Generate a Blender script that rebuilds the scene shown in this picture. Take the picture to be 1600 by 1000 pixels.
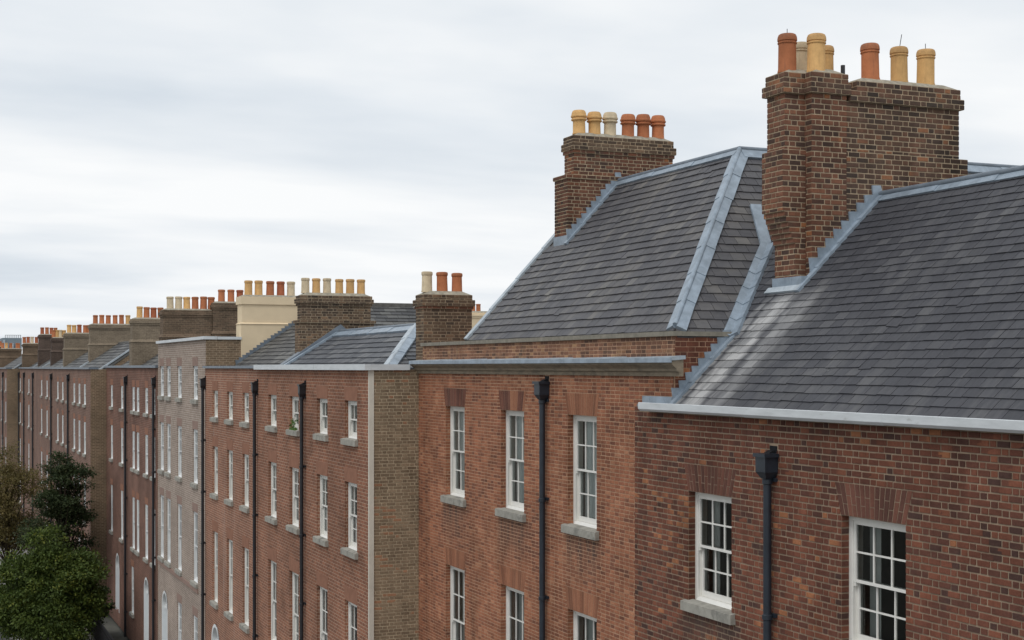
import bpy, math, random
import numpy as np
from math import sin, cos, tan, atan, atan2, hypot, radians, pi

# ------------------------------------------------------------------ camera, sky, sun, exposure
for o in list(bpy.data.objects):
    bpy.data.objects.remove(o)
S = bpy.context.scene
COL = S.collection
random.seed(7)
RNG = np.random.default_rng(7)

H = 13.0                 # eye height above the street
FPX = 2250.0             # focal length in photo pixels (1600 wide)
HOR = 574.0              # horizon row in the photo
ANG = atan(945.0 / FPX)  # angle between view axis and the street direction

cam = bpy.data.cameras.new('camera')
cam.sensor_width = 36.0
cam.lens = FPX / 1600.0 * 36.0
cam.shift_y = (HOR - 500.0) / 1600.0
cam.clip_start = 0.1
cam.clip_end = 5000.0
camo = bpy.data.objects.new('camera', cam)
COL.objects.link(camo)
camo.location = (0, 0, H)
camo.rotation_euler = (pi / 2, 0, pi / 2 - ANG)
S.camera = camo

SUN_DIR = np.array([0.42, -0.55, 0.95])          # towards the sun, world axes
SUN_DIR = SUN_DIR / np.linalg.norm(SUN_DIR)
sun = bpy.data.lights.new('sun', 'SUN')
sun.energy = 1.15
sun.angle = radians(24)
sun.color = (1.0, 0.965, 0.92)
suno = bpy.data.objects.new('sun', sun)
COL.objects.link(suno)
import mathutils
suno.rotation_euler = mathutils.Vector(SUN_DIR).to_track_quat('Z', 'Y').to_euler()
suno.location = (10, -20, 60)

W = bpy.data.worlds.new('World')
S.world = W
W.use_nodes = True
wn, wl = W.node_tree.nodes, W.node_tree.links
wn.clear()


def N(nodes, t, **kw):
    n = nodes.new(t)
    for k, v in kw.items():
        setattr(n, k, v)
    return n


sky = N(wn, 'ShaderNodeTexSky', sky_type='NISHITA', sun_disc=False)
sky.sun_elevation = math.asin(SUN_DIR[2])
sky.sun_rotation = atan2(SUN_DIR[0], SUN_DIR[1])
skys = N(wn, 'ShaderNodeVectorMath', operation='SCALE')
skys.inputs['Scale'].default_value = 0.12
wl.new(sky.outputs[0], skys.inputs[0])
tc = N(wn, 'ShaderNodeTexCoord')
sep = N(wn, 'ShaderNodeSeparateXYZ')
wl.new(tc.outputs['Generated'], sep.inputs[0])
zz = N(wn, 'ShaderNodeMath', operation='MAXIMUM')
wl.new(sep.outputs[2], zz.inputs[0]); zz.inputs[1].default_value = 0.0
za = N(wn, 'ShaderNodeMath', operation='ADD')
wl.new(zz.outputs[0], za.inputs[0]); za.inputs[1].default_value = 0.10
dx = N(wn, 'ShaderNodeMath', operation='DIVIDE')
dy = N(wn, 'ShaderNodeMath', operation='DIVIDE')
wl.new(sep.outputs[0], dx.inputs[0]); wl.new(za.outputs[0], dx.inputs[1])
wl.new(sep.outputs[1], dy.inputs[0]); wl.new(za.outputs[0], dy.inputs[1])
cmb = N(wn, 'ShaderNodeCombineXYZ')
wl.new(dx.outputs[0], cmb.inputs[0]); wl.new(dy.outputs[0], cmb.inputs[1])
mpc = N(wn, 'ShaderNodeMapping')
mpc.inputs['Location'].default_value = (3.1, 1.7, 0)
mpc.inputs['Rotation'].default_value = (0, 0, radians(20))
mpc.inputs['Scale'].default_value = (1.0, 0.62, 1)
wl.new(cmb.outputs[0], mpc.inputs[0])
n1 = N(wn, 'ShaderNodeTexNoise')
n1.inputs['Scale'].default_value = 0.62; n1.inputs['Detail'].default_value = 5.5
n1.inputs['Roughness'].default_value = 0.48; n1.inputs['Distortion'].default_value = 0.35
wl.new(mpc.outputs[0], n1.inputs['Vector'])
cr = N(wn, 'ShaderNodeValToRGB')
e = cr.color_ramp.elements
e[0].position = 0.28; e[0].color = (0.62, 0.69, 0.765, 1)
e[1].position = 0.63; e[1].color = (0.96, 0.975, 0.985, 1)
m_ = cr.color_ramp.elements.new(0.47); m_.color = (0.80, 0.845, 0.89, 1)
n3 = N(wn, 'ShaderNodeTexNoise')
n3.inputs['Scale'].default_value = 2.1; n3.inputs['Detail'].default_value = 4; n3.inputs['Roughness'].default_value = 0.5
wl.new(mpc.outputs[0], n3.inputs['Vector'])
n3m = N(wn, 'ShaderNodeMath', operation='MULTIPLY_ADD')
wl.new(n3.outputs[0], n3m.inputs[0]); n3m.inputs[1].default_value = 0.28; n3m.inputs[2].default_value = -0.14
nsum = N(wn, 'ShaderNodeMath', operation='ADD')
wl.new(n1.outputs[0], nsum.inputs[0]); wl.new(n3m.outputs[0], nsum.inputs[1])
wl.new(nsum.outputs[0], cr.inputs[0])
n2 = N(wn, 'ShaderNodeTexNoise')
n2.inputs['Scale'].default_value = 0.3; n2.inputs['Detail'].default_value = 3
wl.new(mpc.outputs[0], n2.inputs['Vector'])
cr2 = N(wn, 'ShaderNodeValToRGB')
cr2.color_ramp.elements[0].position = 0.2; cr2.color_ramp.elements[0].color = (0.85, 0.85, 0.85, 1)
cr2.color_ramp.elements[1].position = 0.45; cr2.color_ramp.elements[1].color = (1, 1, 1, 1)
wl.new(n2.outputs[0], cr2.inputs[0])
mixw = N(wn, 'ShaderNodeMix', data_type='RGBA')
wl.new(cr2.outputs[0], mixw.inputs[0])
wl.new(skys.outputs[0], mixw.inputs[6]); wl.new(cr.outputs[0], mixw.inputs[7])
bg = N(wn, 'ShaderNodeBackground')
bg.inputs[1].default_value = 1.0
wl.new(mixw.outputs[2], bg.inputs[0])
wo = N(wn, 'ShaderNodeOutputWorld')
wl.new(bg.outputs[0], wo.inputs[0])

S.view_settings.view_transform = 'Standard'
S.view_settings.look = 'None'
S.view_settings.exposure = 0.0
S.view_settings.gamma = 1.0
S.view_settings.use_curve_mapping = False
S.render.engine = 'CYCLES'

# ------------------------------------------------------------------ photo pixels -> street coordinates
# u: metres along the street (away from the eye), v: metres from the eye towards the houses,
# z: metres above eye level.  World = (-u, v, z + H).


def bear(px): return atan((px - 800.0) / FPX) + ANG
def U_(px, v): return v / tan(bear(px))
def V_(px, u): return u * tan(bear(px))


def Z_(py, u, v):
    return (HOR - py) * hypot(u, v) * cos(atan2(v, u) - ANG) / FPX


def project(u, v, z):
    th = np.arctan2(v, u) - ANG
    d = np.hypot(u, v) * np.cos(th)
    return 800 + FPX * np.tan(th), HOR - FPX * z / d, d


# ------------------------------------------------------------------ materials
MATS = {}


def newmat(name):
    m = bpy.data.materials.new(name)
    m.use_nodes = True
    nt = m.node_tree
    b = nt.nodes['Principled BSDF']
    MATS[name] = m
    return m, nt.nodes, nt.links, b


def ramp(nodes, stops, interp='LINEAR'):
    r = nodes.new('ShaderNodeValToRGB')
    r.color_ramp.interpolation = interp
    el = r.color_ramp.elements
    while len(el) < len(stops):
        el.new(0.5)
    for i, (p, c) in enumerate(stops):
        el[i].position = p
        el[i].color = (c[0], c[1], c[2], 1)
    return r


def noise(nodes, links, vec, scale, detail=3, rough=0.55, dist=0.0):
    n = nodes.new('ShaderNodeTexNoise')
    n.inputs['Scale'].default_value = scale
    n.inputs['Detail'].default_value = detail
    n.inputs['Roughness'].default_value = rough
    n.inputs['Distortion'].default_value = dist
    if vec is not None:
        links.new(vec, n.inputs['Vector'])
    return n.outputs[0]


def mul(nodes, links, a, b, fac=1.0):
    m = nodes.new('ShaderNodeMix')
    m.data_type = 'RGBA'; m.blend_type = 'MULTIPLY'
    m.inputs[0].default_value = fac
    links.new(a, m.inputs[6]); links.new(b, m.inputs[7])
    return m.outputs[2]


def mixc(nodes, links, fac, a, b):
    m = nodes.new('ShaderNodeMix')
    m.data_type = 'RGBA'
    if isinstance(fac, float): m.inputs[0].default_value = fac
    else: links.new(fac, m.inputs[0])
    for s, x in ((6, a), (7, b)):
        if isinstance(x, tuple): m.inputs[s].default_value = (x[0], x[1], x[2], 1)
        else: links.new(x, m.inputs[s])
    return m.outputs[2]


def bump(nodes, links, b, h, strength=0.3, dist=0.01):
    bm = nodes.new('ShaderNodeBump')
    bm.inputs['Strength'].default_value = strength
    bm.inputs['Distance'].default_value = dist
    links.new(h, bm.inputs['Height'])
    links.new(bm.outputs[0], b.inputs['Normal'])


def pieces_rnd(nodes, links):
    """0..1 per brick / slate: the face attribute of joined pieces, the object random of single ones"""
    at = nodes.new('ShaderNodeAttribute'); at.attribute_name = 'rnd'
    oi = nodes.new('ShaderNodeObjectInfo')
    ad = nodes.new('ShaderNodeMath'); ad.operation = 'ADD'
    fr = nodes.new('ShaderNodeMath'); fr.operation = 'FRACT'
    links.new(at.outputs['Fac'], ad.inputs[0]); links.new(oi.outputs['Random'], ad.inputs[1])
    links.new(ad.outputs[0], fr.inputs[0])
    return fr.outputs[0]


def brick_mat(name, stops, stain=(0.7, 1.12), patch=None, soot=None, drift=0.22, marks=()):
    m, n, l, b = newmat(name)
    geo = n.new('ShaderNodeNewGeometry')
    pos = geo.outputs['Position']
    r = pieces_rnd(n, l)
    # drift the palette slowly over the wall so that bricks come in runs of similar colour
    pn = noise(n, l, pos, 0.7, 3)
    md = n.new('ShaderNodeMapRange'); md.inputs[1].default_value = 0.3; md.inputs[2].default_value = 0.7
    md.inputs[3].default_value = -drift; md.inputs[4].default_value = drift
    l.new(pn, md.inputs[0])
    ad = n.new('ShaderNodeMath'); ad.operation = 'ADD'; ad.use_clamp = True
    l.new(r, ad.inputs[0]); l.new(md.outputs[0], ad.inputs[1])
    c = ramp(n, stops); l.new(ad.outputs[0], c.inputs[0])
    g = ramp(n, [(0.25, (0.72, 0.7, 0.7)), (0.75, (1.2, 1.18, 1.15))])
    l.new(noise(n, l, pos, 38, 4, 0.65), g.inputs[0])
    col = mul(n, l, c.outputs[0], g.outputs[0])
    s = ramp(n, [(0.3, (stain[0],) * 3), (0.65, (stain[1],) * 3)])
    l.new(noise(n, l, pos, 0.9, 5, 0.6, 0.5), s.inputs[0])
    col = mul(n, l, col, s.outputs[0])
    if soot:      # grime / lichen blotches with a shape of their own
        k = ramp(n, [(soot[0], (0, 0, 0)), (soot[1], (1, 1, 1))])
        l.new(noise(n, l, pos, soot[3], 6, 0.7, 0.6), k.inputs[0])
        col = mixc(n, l, k.outputs[0], col, soot[2])
    mv = n.new('ShaderNodeMapping'); mv.inputs['Scale'].default_value = (1.0, 1.0, 0.16)   # rain runs
    l.new(pos, mv.inputs[0])
    rr = ramp(n, [(0.36, (0.66, 0.64, 0.63)), (0.56, (1.04, 1.04, 1.04))])
    l.new(noise(n, l, mv.outputs[0], 2.1, 6, 0.65, 0.3), rr.inputs[0])
    col = mul(n, l, col, rr.outputs[0], 0.75)
    if marks:
        s3 = n.new('ShaderNodeSeparateXYZ'); l.new(pos, s3.inputs[0])
        rag = noise(n, l, mv.outputs[0], 5.0, 5, 0.65)
        for (xc, zt_, hw, dr) in marks:
            def mr(src, a, b_, c, d):
                q = n.new('ShaderNodeMapRange'); q.interpolation_type = 'SMOOTHSTEP'
                q.inputs[1].default_value = a; q.inputs[2].default_value = b_; q.inputs[3].default_value = c; q.inputs[4].default_value = d
                l.new(src, q.inputs[0]); return q.outputs[0]
            def mth(op, a, b_):
                q = n.new('ShaderNodeMath'); q.operation = op
                for k, x in ((0, a), (1, b_)):
                    if isinstance(x, float): q.inputs[k].default_value = x
                    elif x is not None: l.new(x, q.inputs[k])
                return q.outputs[0]
            ax_ = mth('ABSOLUTE', mth('SUBTRACT', s3.outputs[0], float(xc)), None)
            mx_ = mr(ax_, hw + 0.25, hw - 0.25, 0.0, 1.0)
            mz_ = mth('MULTIPLY', mr(s3.outputs[2], zt_ - dr, zt_ - 0.1, 0.0, 1.0), mr(s3.outputs[2], zt_ + 0.12, zt_ + 0.02, 0.0, 1.0))
            f_ = mth('MULTIPLY', mth('MULTIPLY', mx_, mz_), mr(rag, 0.3, 0.62, 0.15, 0.8))
            col = mixc(n, l, f_, col, (0.075, 0.055, 0.047))
    l.new(col, b.inputs['Base Color'])
    b.inputs['Roughness'].default_value = 0.9
    b.inputs['Specular IOR Level'].default_value = 0.25
    bump(n, l, b, noise(n, l, pos, 120, 4, 0.7), 0.5, 0.004)
    return m


def plain_mat(name, col, var=0.25, scale=3.0, rough=0.8, spec=0.3, bmp=0.2, bscale=60, metal=0.0, stretch=None, blotch=None):
    m, n, l, b = newmat(name)
    geo = n.new('ShaderNodeNewGeometry')
    vec = geo.outputs['Position']
    if stretch:
        mp = n.new('ShaderNodeMapping'); mp.inputs['Scale'].default_value = stretch
        l.new(vec, mp.inputs[0]); vec = mp.outputs[0]
    a = tuple(x * (1 - var) for x in col); c = tuple(min(1, x * (1 + var)) for x in col)
    r = ramp(n, [(0.28, a), (0.72, c)])
    l.new(noise(n, l, vec, scale, 6, 0.62), r.inputs[0])
    out = r.outputs[0]
    if blotch:
        k = ramp(n, [(blotch[0], (0, 0, 0)), (blotch[1], (1, 1, 1))])
        l.new(noise(n, l, vec, blotch[3], 5, 0.65, 0.4), k.inputs[0])
        out = mixc(n, l, k.outputs[0], out, blotch[2])
    l.new(out, b.inputs['Base Color'])
    b.inputs['Roughness'].default_value = rough
    b.inputs['Specular IOR Level'].default_value = spec
    b.inputs['Metallic'].default_value = metal
    if bmp:
        bump(n, l, b, noise(n, l, geo.outputs['Position'], bscale, 4, 0.6), bmp, 0.006)
    return m


def brick_tex_mat(name, c1, c2, mort, course=0.075, width=0.235, stain=(0.7, 1.15), streak=None, msize=0.011):
    """brickwork too far away to tell single bricks apart"""
    m, n, l, b = newmat(name)
    geo = n.new('ShaderNodeNewGeometry')
    sp = n.new('ShaderNodeSeparateXYZ'); l.new(geo.outputs['Position'], sp.inputs[0])
    ad = n.new('ShaderNodeMath'); ad.operation = 'ADD'
    l.new(sp.outputs[0], ad.inputs[0]); l.new(sp.outputs[1], ad.inputs[1])
    cb = n.new('ShaderNodeCombineXYZ'); l.new(ad.outputs[0], cb.inputs[0]); l.new(sp.outputs[2], cb.inputs[1])
    br = n.new('ShaderNodeTexBrick')
    l.new(cb.outputs[0], br.inputs['Vector'])
    br.inputs['Scale'].default_value = 1.0
    br.inputs['Brick Width'].default_value = width
    br.inputs['Row Height'].default_value = course
    br.inputs['Mortar Size'].default_value = msize
    br.inputs['Mortar Smooth'].default_value = 0.2
    br.inputs['Color1'].default_value = (*c1, 1); br.inputs['Color2'].default_value = (*c2, 1)
    br.inputs['Mortar'].default_value = (*mort, 1)
    s = ramp(n, [(0.3, (stain[0],) * 3), (0.68, (stain[1],) * 3)])
    l.new(noise(n, l, geo.outputs['Position'], 0.55, 6, 0.65, 0.6), s.inputs[0])
    col = mul(n, l, br.outputs[0], s.outputs[0])
    g = ramp(n, [(0.3, (0.8,) * 3), (0.7, (1.18,) * 3)])
    l.new(noise(n, l, geo.outputs['Position'], 14, 4, 0.65), g.inputs[0])
    col = mul(n, l, col, g.outputs[0])
    if streak:   # pale lime runs down the face
        mp = n.new('ShaderNodeMapping'); mp.inputs['Scale'].default_value = (1.6, 1.6, 0.12)
        l.new(geo.outputs['Position'], mp.inputs[0])
        k = ramp(n, [(0.6, (0, 0, 0)), (0.78, (0.6, 0.6, 0.6))])
        l.new(noise(n, l, mp.outputs[0], 1.3, 5, 0.6), k.inputs[0])
        col = mixc(n, l, k.outputs[0], col, streak)
    l.new(col, b.inputs['Base Color'])
    b.inputs['Roughness'].default_value = 0.92
    b.inputs['Specular IOR Level'].default_value = 0.2
    iv = n.new('ShaderNodeMath'); iv.operation = 'SUBTRACT'; iv.inputs[0].default_value = 1.0
    l.new(br.outputs['Fac'], iv.inputs[1])
    bump(n, l, b, iv.outputs[0], 0.5, 0.008)
    return m


def slate_mat(name, stops, pale=None, weather=(0.55, 0.75, (0.17, 0.165, 0.15), 0.5)):
    m, n, l, b = newmat(name)
    geo = n.new('ShaderNodeNewGeometry'); pos = geo.outputs['Position']
    r = pieces_rnd(n, l)
    c = ramp(n, stops); l.new(r, c.inputs[0])
    mp = n.new('ShaderNodeMapping'); mp.inputs['Scale'].default_value = (1.0, 0.28, 0.28)
    l.new(pos, mp.inputs[0])
    g = ramp(n, [(0.25, (0.82,) * 3), (0.75, (1.2,) * 3)])
    l.new(noise(n, l, mp.outputs[0], 22, 5, 0.65), g.inputs[0])
    col = mul(n, l, c.outputs[0], g.outputs[0])
    k = ramp(n, [(weather[0], (0, 0, 0)), (weather[1], (weather[3],) * 3)])
    l.new(noise(n, l, mp.outputs[0], 1.4, 6, 0.7, 0.3), k.inputs[0])
    wq = n.new('ShaderNodeMath'); wq.operation = 'MULTIPLY_ADD'
    l.new(r, wq.inputs[0]); wq.inputs[1].default_value = 0.9; wq.inputs[2].default_value = 0.35
    wf_ = n.new('ShaderNodeMath'); wf_.operation = 'MULTIPLY'; wf_.use_clamp = True
    l.new(k.outputs[0], wf_.inputs[0]); l.new(wq.outputs[0], wf_.inputs[1])
    col = mixc(n, l, wf_.outputs[0], col, weather[2])
    sp = ramp(n, [(0.72, (0, 0, 0)), (0.78, (0.5,) * 3)])
    l.new(noise(n, l, pos, 16, 2, 0.5), sp.inputs[0])
    col = mixc(n, l, sp.outputs[0], col, (0.2, 0.2, 0.19))
    if pale:     # lime / lead run-off stain straight down the slope from a chimney: (x0, x1, ymax, colour)
        s3 = n.new('ShaderNodeSeparateXYZ'); l.new(pos, s3.inputs[0])
        wob = noise(n, l, pos, 2.2, 3)
        wm = n.new('ShaderNodeMath'); wm.operation = 'MULTIPLY_ADD'
        l.new(wob, wm.inputs[0]); wm.inputs[1].default_value = 0.45; l.new(s3.outputs[0], wm.inputs[2])
        tot = None
        for (xc, hw, amt) in pale['bands']:
            d = n.new('ShaderNodeMath'); d.operation = 'SUBTRACT'
            l.new(wm.outputs[0], d.inputs[0]); d.inputs[1].default_value = xc + 0.22
            ab = n.new('ShaderNodeMath'); ab.operation = 'ABSOLUTE'; l.new(d.outputs[0], ab.inputs[0])
            mr = n.new('ShaderNodeMapRange'); mr.interpolation_type = 'SMOOTHSTEP'
            mr.inputs[1].default_value = hw; mr.inputs[2].default_value = hw * 0.3
            mr.inputs[3].default_value = 0; mr.inputs[4].default_value = amt
            l.new(ab.outputs[0], mr.inputs[0])
            if tot is None: tot = mr.outputs[0]
            else:
                a2 = n.new('ShaderNodeMath'); a2.operation = 'MAXIMUM'
                l.new(tot, a2.inputs[0]); l.new(mr.outputs[0], a2.inputs[1]); tot = a2.outputs[0]
        ym = n.new('ShaderNodeMapRange'); ym.inputs[1].default_value = pale['ymax'] + 0.25; ym.inputs[2].default_value = pale['ymax']
        ym.inputs[3].default_value = 0; ym.inputs[4].default_value = 1
        l.new(s3.outputs[1], ym.inputs[0])
        pm = n.new('ShaderNodeMath'); pm.operation = 'MULTIPLY'
        l.new(tot, pm.inputs[0]); l.new(ym.outputs[0], pm.inputs[1])
        gr = ramp(n, [(0.3, (0.45,) * 3), (0.55, (1,) * 3)])
        l.new(noise(n, l, mp.outputs[0], 6, 5, 0.7), gr.inputs[0])
        p2 = n.new('ShaderNodeMath'); p2.operation = 'MULTIPLY'
        l.new(pm.outputs[0], p2.inputs[0]); l.new(gr.outputs[0], p2.inputs[1])
        p3 = n.new('ShaderNodeMath'); p3.operation = 'MULTIPLY_ADD'   # single slates hold more or less of it
        l.new(r, p3.inputs[0]); p3.inputs[1].default_value = 0.7; p3.inputs[2].default_value = 0.55
        p4 = n.new('ShaderNodeMath'); p4.operation = 'MULTIPLY'; p4.use_clamp = True
        l.new(p2.outputs[0], p4.inputs[0]); l.new(p3.outputs[0], p4.inputs[1])
        col = mixc(n, l, p4.outputs[0], col, pale['col'])
    l.new(col, b.inputs['Base Color'])
    b.inputs['Roughness'].default_value = 0.6
    b.inputs['Specular IOR Level'].default_value = 0.33
    bump(n, l, b, noise(n, l, mp.outputs[0], 40, 5, 0.65), 0.45, 0.004)
    return m


# bricks
def sill_marks(wins, drop=1.1):
    """damp dirt below sills: (world x, z of sill, half width)"""
    return [(-u, z + H - 0.15, w / 2 + 0.12, drop) for u, z, w in wins]


brick_mat('brick_near', [(0.0, (0.085, 0.045, 0.037)), (0.08, (0.12, 0.053, 0.039)), (0.4, (0.168, 0.065, 0.043)),
                         (0.8, (0.205, 0.078, 0.049)), (0.96, (0.25, 0.095, 0.056)), (1.0, (0.38, 0.16, 0.078))], (0.66, 1.14), drift=0.2,
          marks=sill_marks([(18.265, -3.49, 1.23)]))
brick_mat('brick_corner', [(0.0, (0.205, 0.088, 0.057)), (0.2, (0.295, 0.119, 0.07)), (0.6, (0.36, 0.149, 0.084)),
                           (0.92, (0.405, 0.172, 0.096)), (1.0, (0.46, 0.22, 0.128))], (0.64, 1.14), drift=0.3,
          marks=sill_marks([(29.4, -2.83, 1.2), (26.18, -2.83, 1.2), (23.0, -2.83, 1.2)]))
brick_mat('brick_stack', [(0.0, (0.058, 0.044, 0.037)), (0.3, (0.10, 0.064, 0.049)), (0.7, (0.14, 0.082, 0.058)),
                          (0.95, (0.185, 0.095, 0.063)), (1.0, (0.3, 0.14, 0.075))], (0.68, 1.14), soot=(0.55, 0.8, (0.07, 0.06, 0.046), 1.3))
brick_mat('brick_stack_red', [(0.0, (0.08, 0.05, 0.04)), (0.25, (0.15, 0.074, 0.051)), (0.75, (0.215, 0.098, 0.062)), (0.95, (0.26, 0.115, 0.068)), (1.0, (0.42, 0.18, 0.08))],
          (0.68, 1.14), soot=(0.57, 0.8, (0.07, 0.06, 0.046), 1.3))
brick_mat('brick_stack_brown', [(0.0, (0.08, 0.06, 0.046)), (0.4, (0.135, 0.094, 0.066)), (0.8, (0.175, 0.122, 0.082)), (1.0, (0.24, 0.155, 0.098))],
          (0.7, 1.12), soot=(0.57, 0.8, (0.075, 0.066, 0.05), 1.3))
brick_mat('brick_stock', [(0.0, (0.22, 0.165, 0.11)), (0.4, (0.27, 0.205, 0.137)), (0.85, (0.315, 0.24, 0.162)), (0.985, (0.34, 0.25, 0.165)), (1.0, (0.38, 0.21, 0.125))], (0.82, 1.1))
brick_mat('brick_parapet', [(0.0, (0.15, 0.085, 0.06)), (0.3, (0.24, 0.12, 0.078)), (0.75, (0.32, 0.165, 0.1)), (1.0, (0.42, 0.25, 0.14))], (0.62, 1.12), drift=0.25,
          soot=(0.55, 0.75, (0.11, 0.085, 0.065), 1.4))
brick_mat('brick_arch', [(0.0, (0.24, 0.105, 0.062)), (0.5, (0.32, 0.14, 0.082)), (1.0, (0.39, 0.175, 0.1))], (0.8, 1.1))
brick_mat('brick_arch_dark', [(0.0, (0.115, 0.054, 0.041)), (0.5, (0.155, 0.068, 0.05)), (1.0, (0.2, 0.086, 0.06))], (0.8, 1.1))
plain_mat('mortar_near', (0.305, 0.228, 0.165), 0.3, 3, 0.95, 0.1, 0.5, 200)
plain_mat('mortar_corner', (0.45, 0.285, 0.19), 0.28, 2.5, 0.95, 0.1, 0.5, 200)
plain_mat('mortar_stack', (0.42, 0.325, 0.225), 0.3, 3, 0.95, 0.1, 0.5, 200)
plain_mat('mortar_brown', (0.34, 0.27, 0.19), 0.3, 4, 0.95, 0.1, 0.5, 200)
plain_mat('mortar_stock', (0.5, 0.41, 0.29), 0.25, 4, 0.95, 0.1, 0.5, 200)
# far brickwork
brick_tex_mat('wall_red', (0.325, 0.142, 0.085), (0.215, 0.098, 0.064), (0.42, 0.28, 0.2), 0.082, 0.235, (0.6, 1.2), None, 0.0095)
brick_tex_mat('wall_red_streaked', (0.335, 0.15, 0.092), (0.235, 0.108, 0.072), (0.44, 0.3, 0.22), 0.078, 0.235, (0.72, 1.12), (0.5, 0.4, 0.34))
brick_tex_mat('wall_grey', (0.36, 0.28, 0.23), (0.28, 0.215, 0.175), (0.5, 0.43, 0.37), 0.08, 0.24, (0.8, 1.12))
brick_tex_mat('wall_dark_red', (0.205, 0.095, 0.07), (0.15, 0.073, 0.056), (0.26, 0.18, 0.135), 0.08, 0.24, (0.65, 1.2))
brick_tex_mat('wall_brown', (0.24, 0.165, 0.108), (0.165, 0.118, 0.08), (0.34, 0.26, 0.175), 0.08, 0.24, (0.7, 1.15), None, 0.013)
brick_tex_mat('wall_far', (0.23, 0.128, 0.096), (0.17, 0.1, 0.079), (0.28, 0.205, 0.16), 0.09, 0.26, (0.75, 1.15))
brick_tex_mat('wall_near_low', (0.2, 0.075, 0.05), (0.13, 0.055, 0.043), (0.37, 0.28, 0.21), 0.082, 0.235, (0.75, 1.1), None, 0.012)
brick_tex_mat('wall_corner_low', (0.4, 0.16, 0.1), (0.28, 0.11, 0.07), (0.5, 0.34, 0.235), 0.072, 0.235, (0.75, 1.1), None, 0.01)
brick_tex_mat('stack_far', (0.17, 0.115, 0.08), (0.11, 0.08, 0.058), (0.2, 0.15, 0.1), 0.08, 0.24, (0.65, 1.2))
brick_tex_mat('stack_far_grey', (0.25, 0.2, 0.145), (0.19, 0.15, 0.11), (0.27, 0.22, 0.16), 0.08, 0.24, (0.7, 1.15))
brick_tex_mat('stack_far_dark', (0.12, 0.085, 0.068), (0.085, 0.06, 0.05), (0.13, 0.1, 0.08), 0.08, 0.24, (0.7, 1.15))
plain_mat('lintel_red', (0.28, 0.138, 0.09), 0.16, 4, 0.9, 0.2, 0.2)
plain_mat('lintel_brown', (0.29, 0.2, 0.165), 0.15, 4, 0.9, 0.2, 0.2)
# roof
slate_mat('slate_near', [(0.0, (0.049, 0.0495, 0.057)), (0.5, (0.057, 0.0575, 0.066)), (0.92, (0.066, 0.0665, 0.075)), (1.0, (0.084, 0.084, 0.09))],
          {'bands': [(-19.1, 0.42, 1.0), (-18.45, 0.36, 0.5), (-19.6, 0.16, 0.7)], 'ymax': 12.55, 'col': (0.42, 0.415, 0.41)},
          (0.5, 0.7, (0.155, 0.152, 0.15), 0.6))
slate_mat('slate_corner', [(0.0, (0.072, 0.071, 0.078)), (0.5, (0.086, 0.084, 0.091)), (0.9, (0.103, 0.1, 0.105)), (1.0, (0.138, 0.133, 0.13))], None,
          (0.46, 0.72, (0.22, 0.2, 0.17), 0.5))
slate_mat('slate_terrace', [(0.0, (0.062, 0.066, 0.075)), (0.5, (0.088, 0.092, 0.103)), (1.0, (0.13, 0.132, 0.138))])
slate_mat('slate_old', [(0.0, (0.06, 0.06, 0.062)), (0.5, (0.088, 0.088, 0.088)), (1.0, (0.145, 0.143, 0.135))])
plain_mat('lead', (0.265, 0.32, 0.378), 0.3, 4.5, 0.42, 0.5, 0.5, 7, 0.0, None, (0.52, 0.78, (0.2, 0.25, 0.305), 5))
plain_mat('lead_pale', (0.4, 0.45, 0.49), 0.25, 4, 0.45, 0.5, 0.4, 7, 0.0, None, (0.55, 0.78, (0.28, 0.33, 0.38), 5))
plain_mat('lead_dark', (0.15, 0.18, 0.215), 0.25, 4, 0.45, 0.5, 0.1, 25)
plain_mat('zinc_gutter', (0.60, 0.625, 0.64), 0.13, 2, 0.45, 0.5, 0.08, 20, 0.0, (1, 1, 5), (0.62, 0.8, (0.4, 0.41, 0.4), 3))
plain_mat('stone', (0.25, 0.23, 0.19), 0.25, 6, 0.9, 0.2, 0.4, 90, 0.0, None, (0.5, 0.7, (0.2, 0.185, 0.155), 4))
plain_mat('stone_sill', (0.34, 0.325, 0.285), 0.22, 6, 0.9, 0.2, 0.4, 90, 0.0, None, (0.52, 0.72, (0.17, 0.165, 0.15), 3.5))
plain_mat('stone_cornice', (0.25, 0.205, 0.15), 0.25, 5, 0.9, 0.2, 0.4, 90, 0.0, (1, 1, 4), (0.5, 0.72, (0.13, 0.11, 0.085), 2.5))
plain_mat('coping_dark', (0.15, 0.14, 0.12), 0.3, 5, 0.9, 0.2, 0.4, 90)
plain_mat('flaunching', (0.33, 0.3, 0.24), 0.35, 9, 0.95, 0.1, 0.6, 60)
plain_mat('white_paint', (0.78, 0.765, 0.72), 0.05, 5, 0.5, 0.4, 0.06, 80)
plain_mat('cool_white_paint', (0.78, 0.79, 0.785), 0.05, 5, 0.5, 0.4, 0.05, 80)
plain_mat('cream_render', (0.74, 0.6, 0.41), 0.07, 1.5, 0.85, 0.2, 0.15, 120)
plain_mat('pale_render', (0.62, 0.58, 0.5), 0.12, 2, 0.85, 0.2, 0.15, 120)
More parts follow.
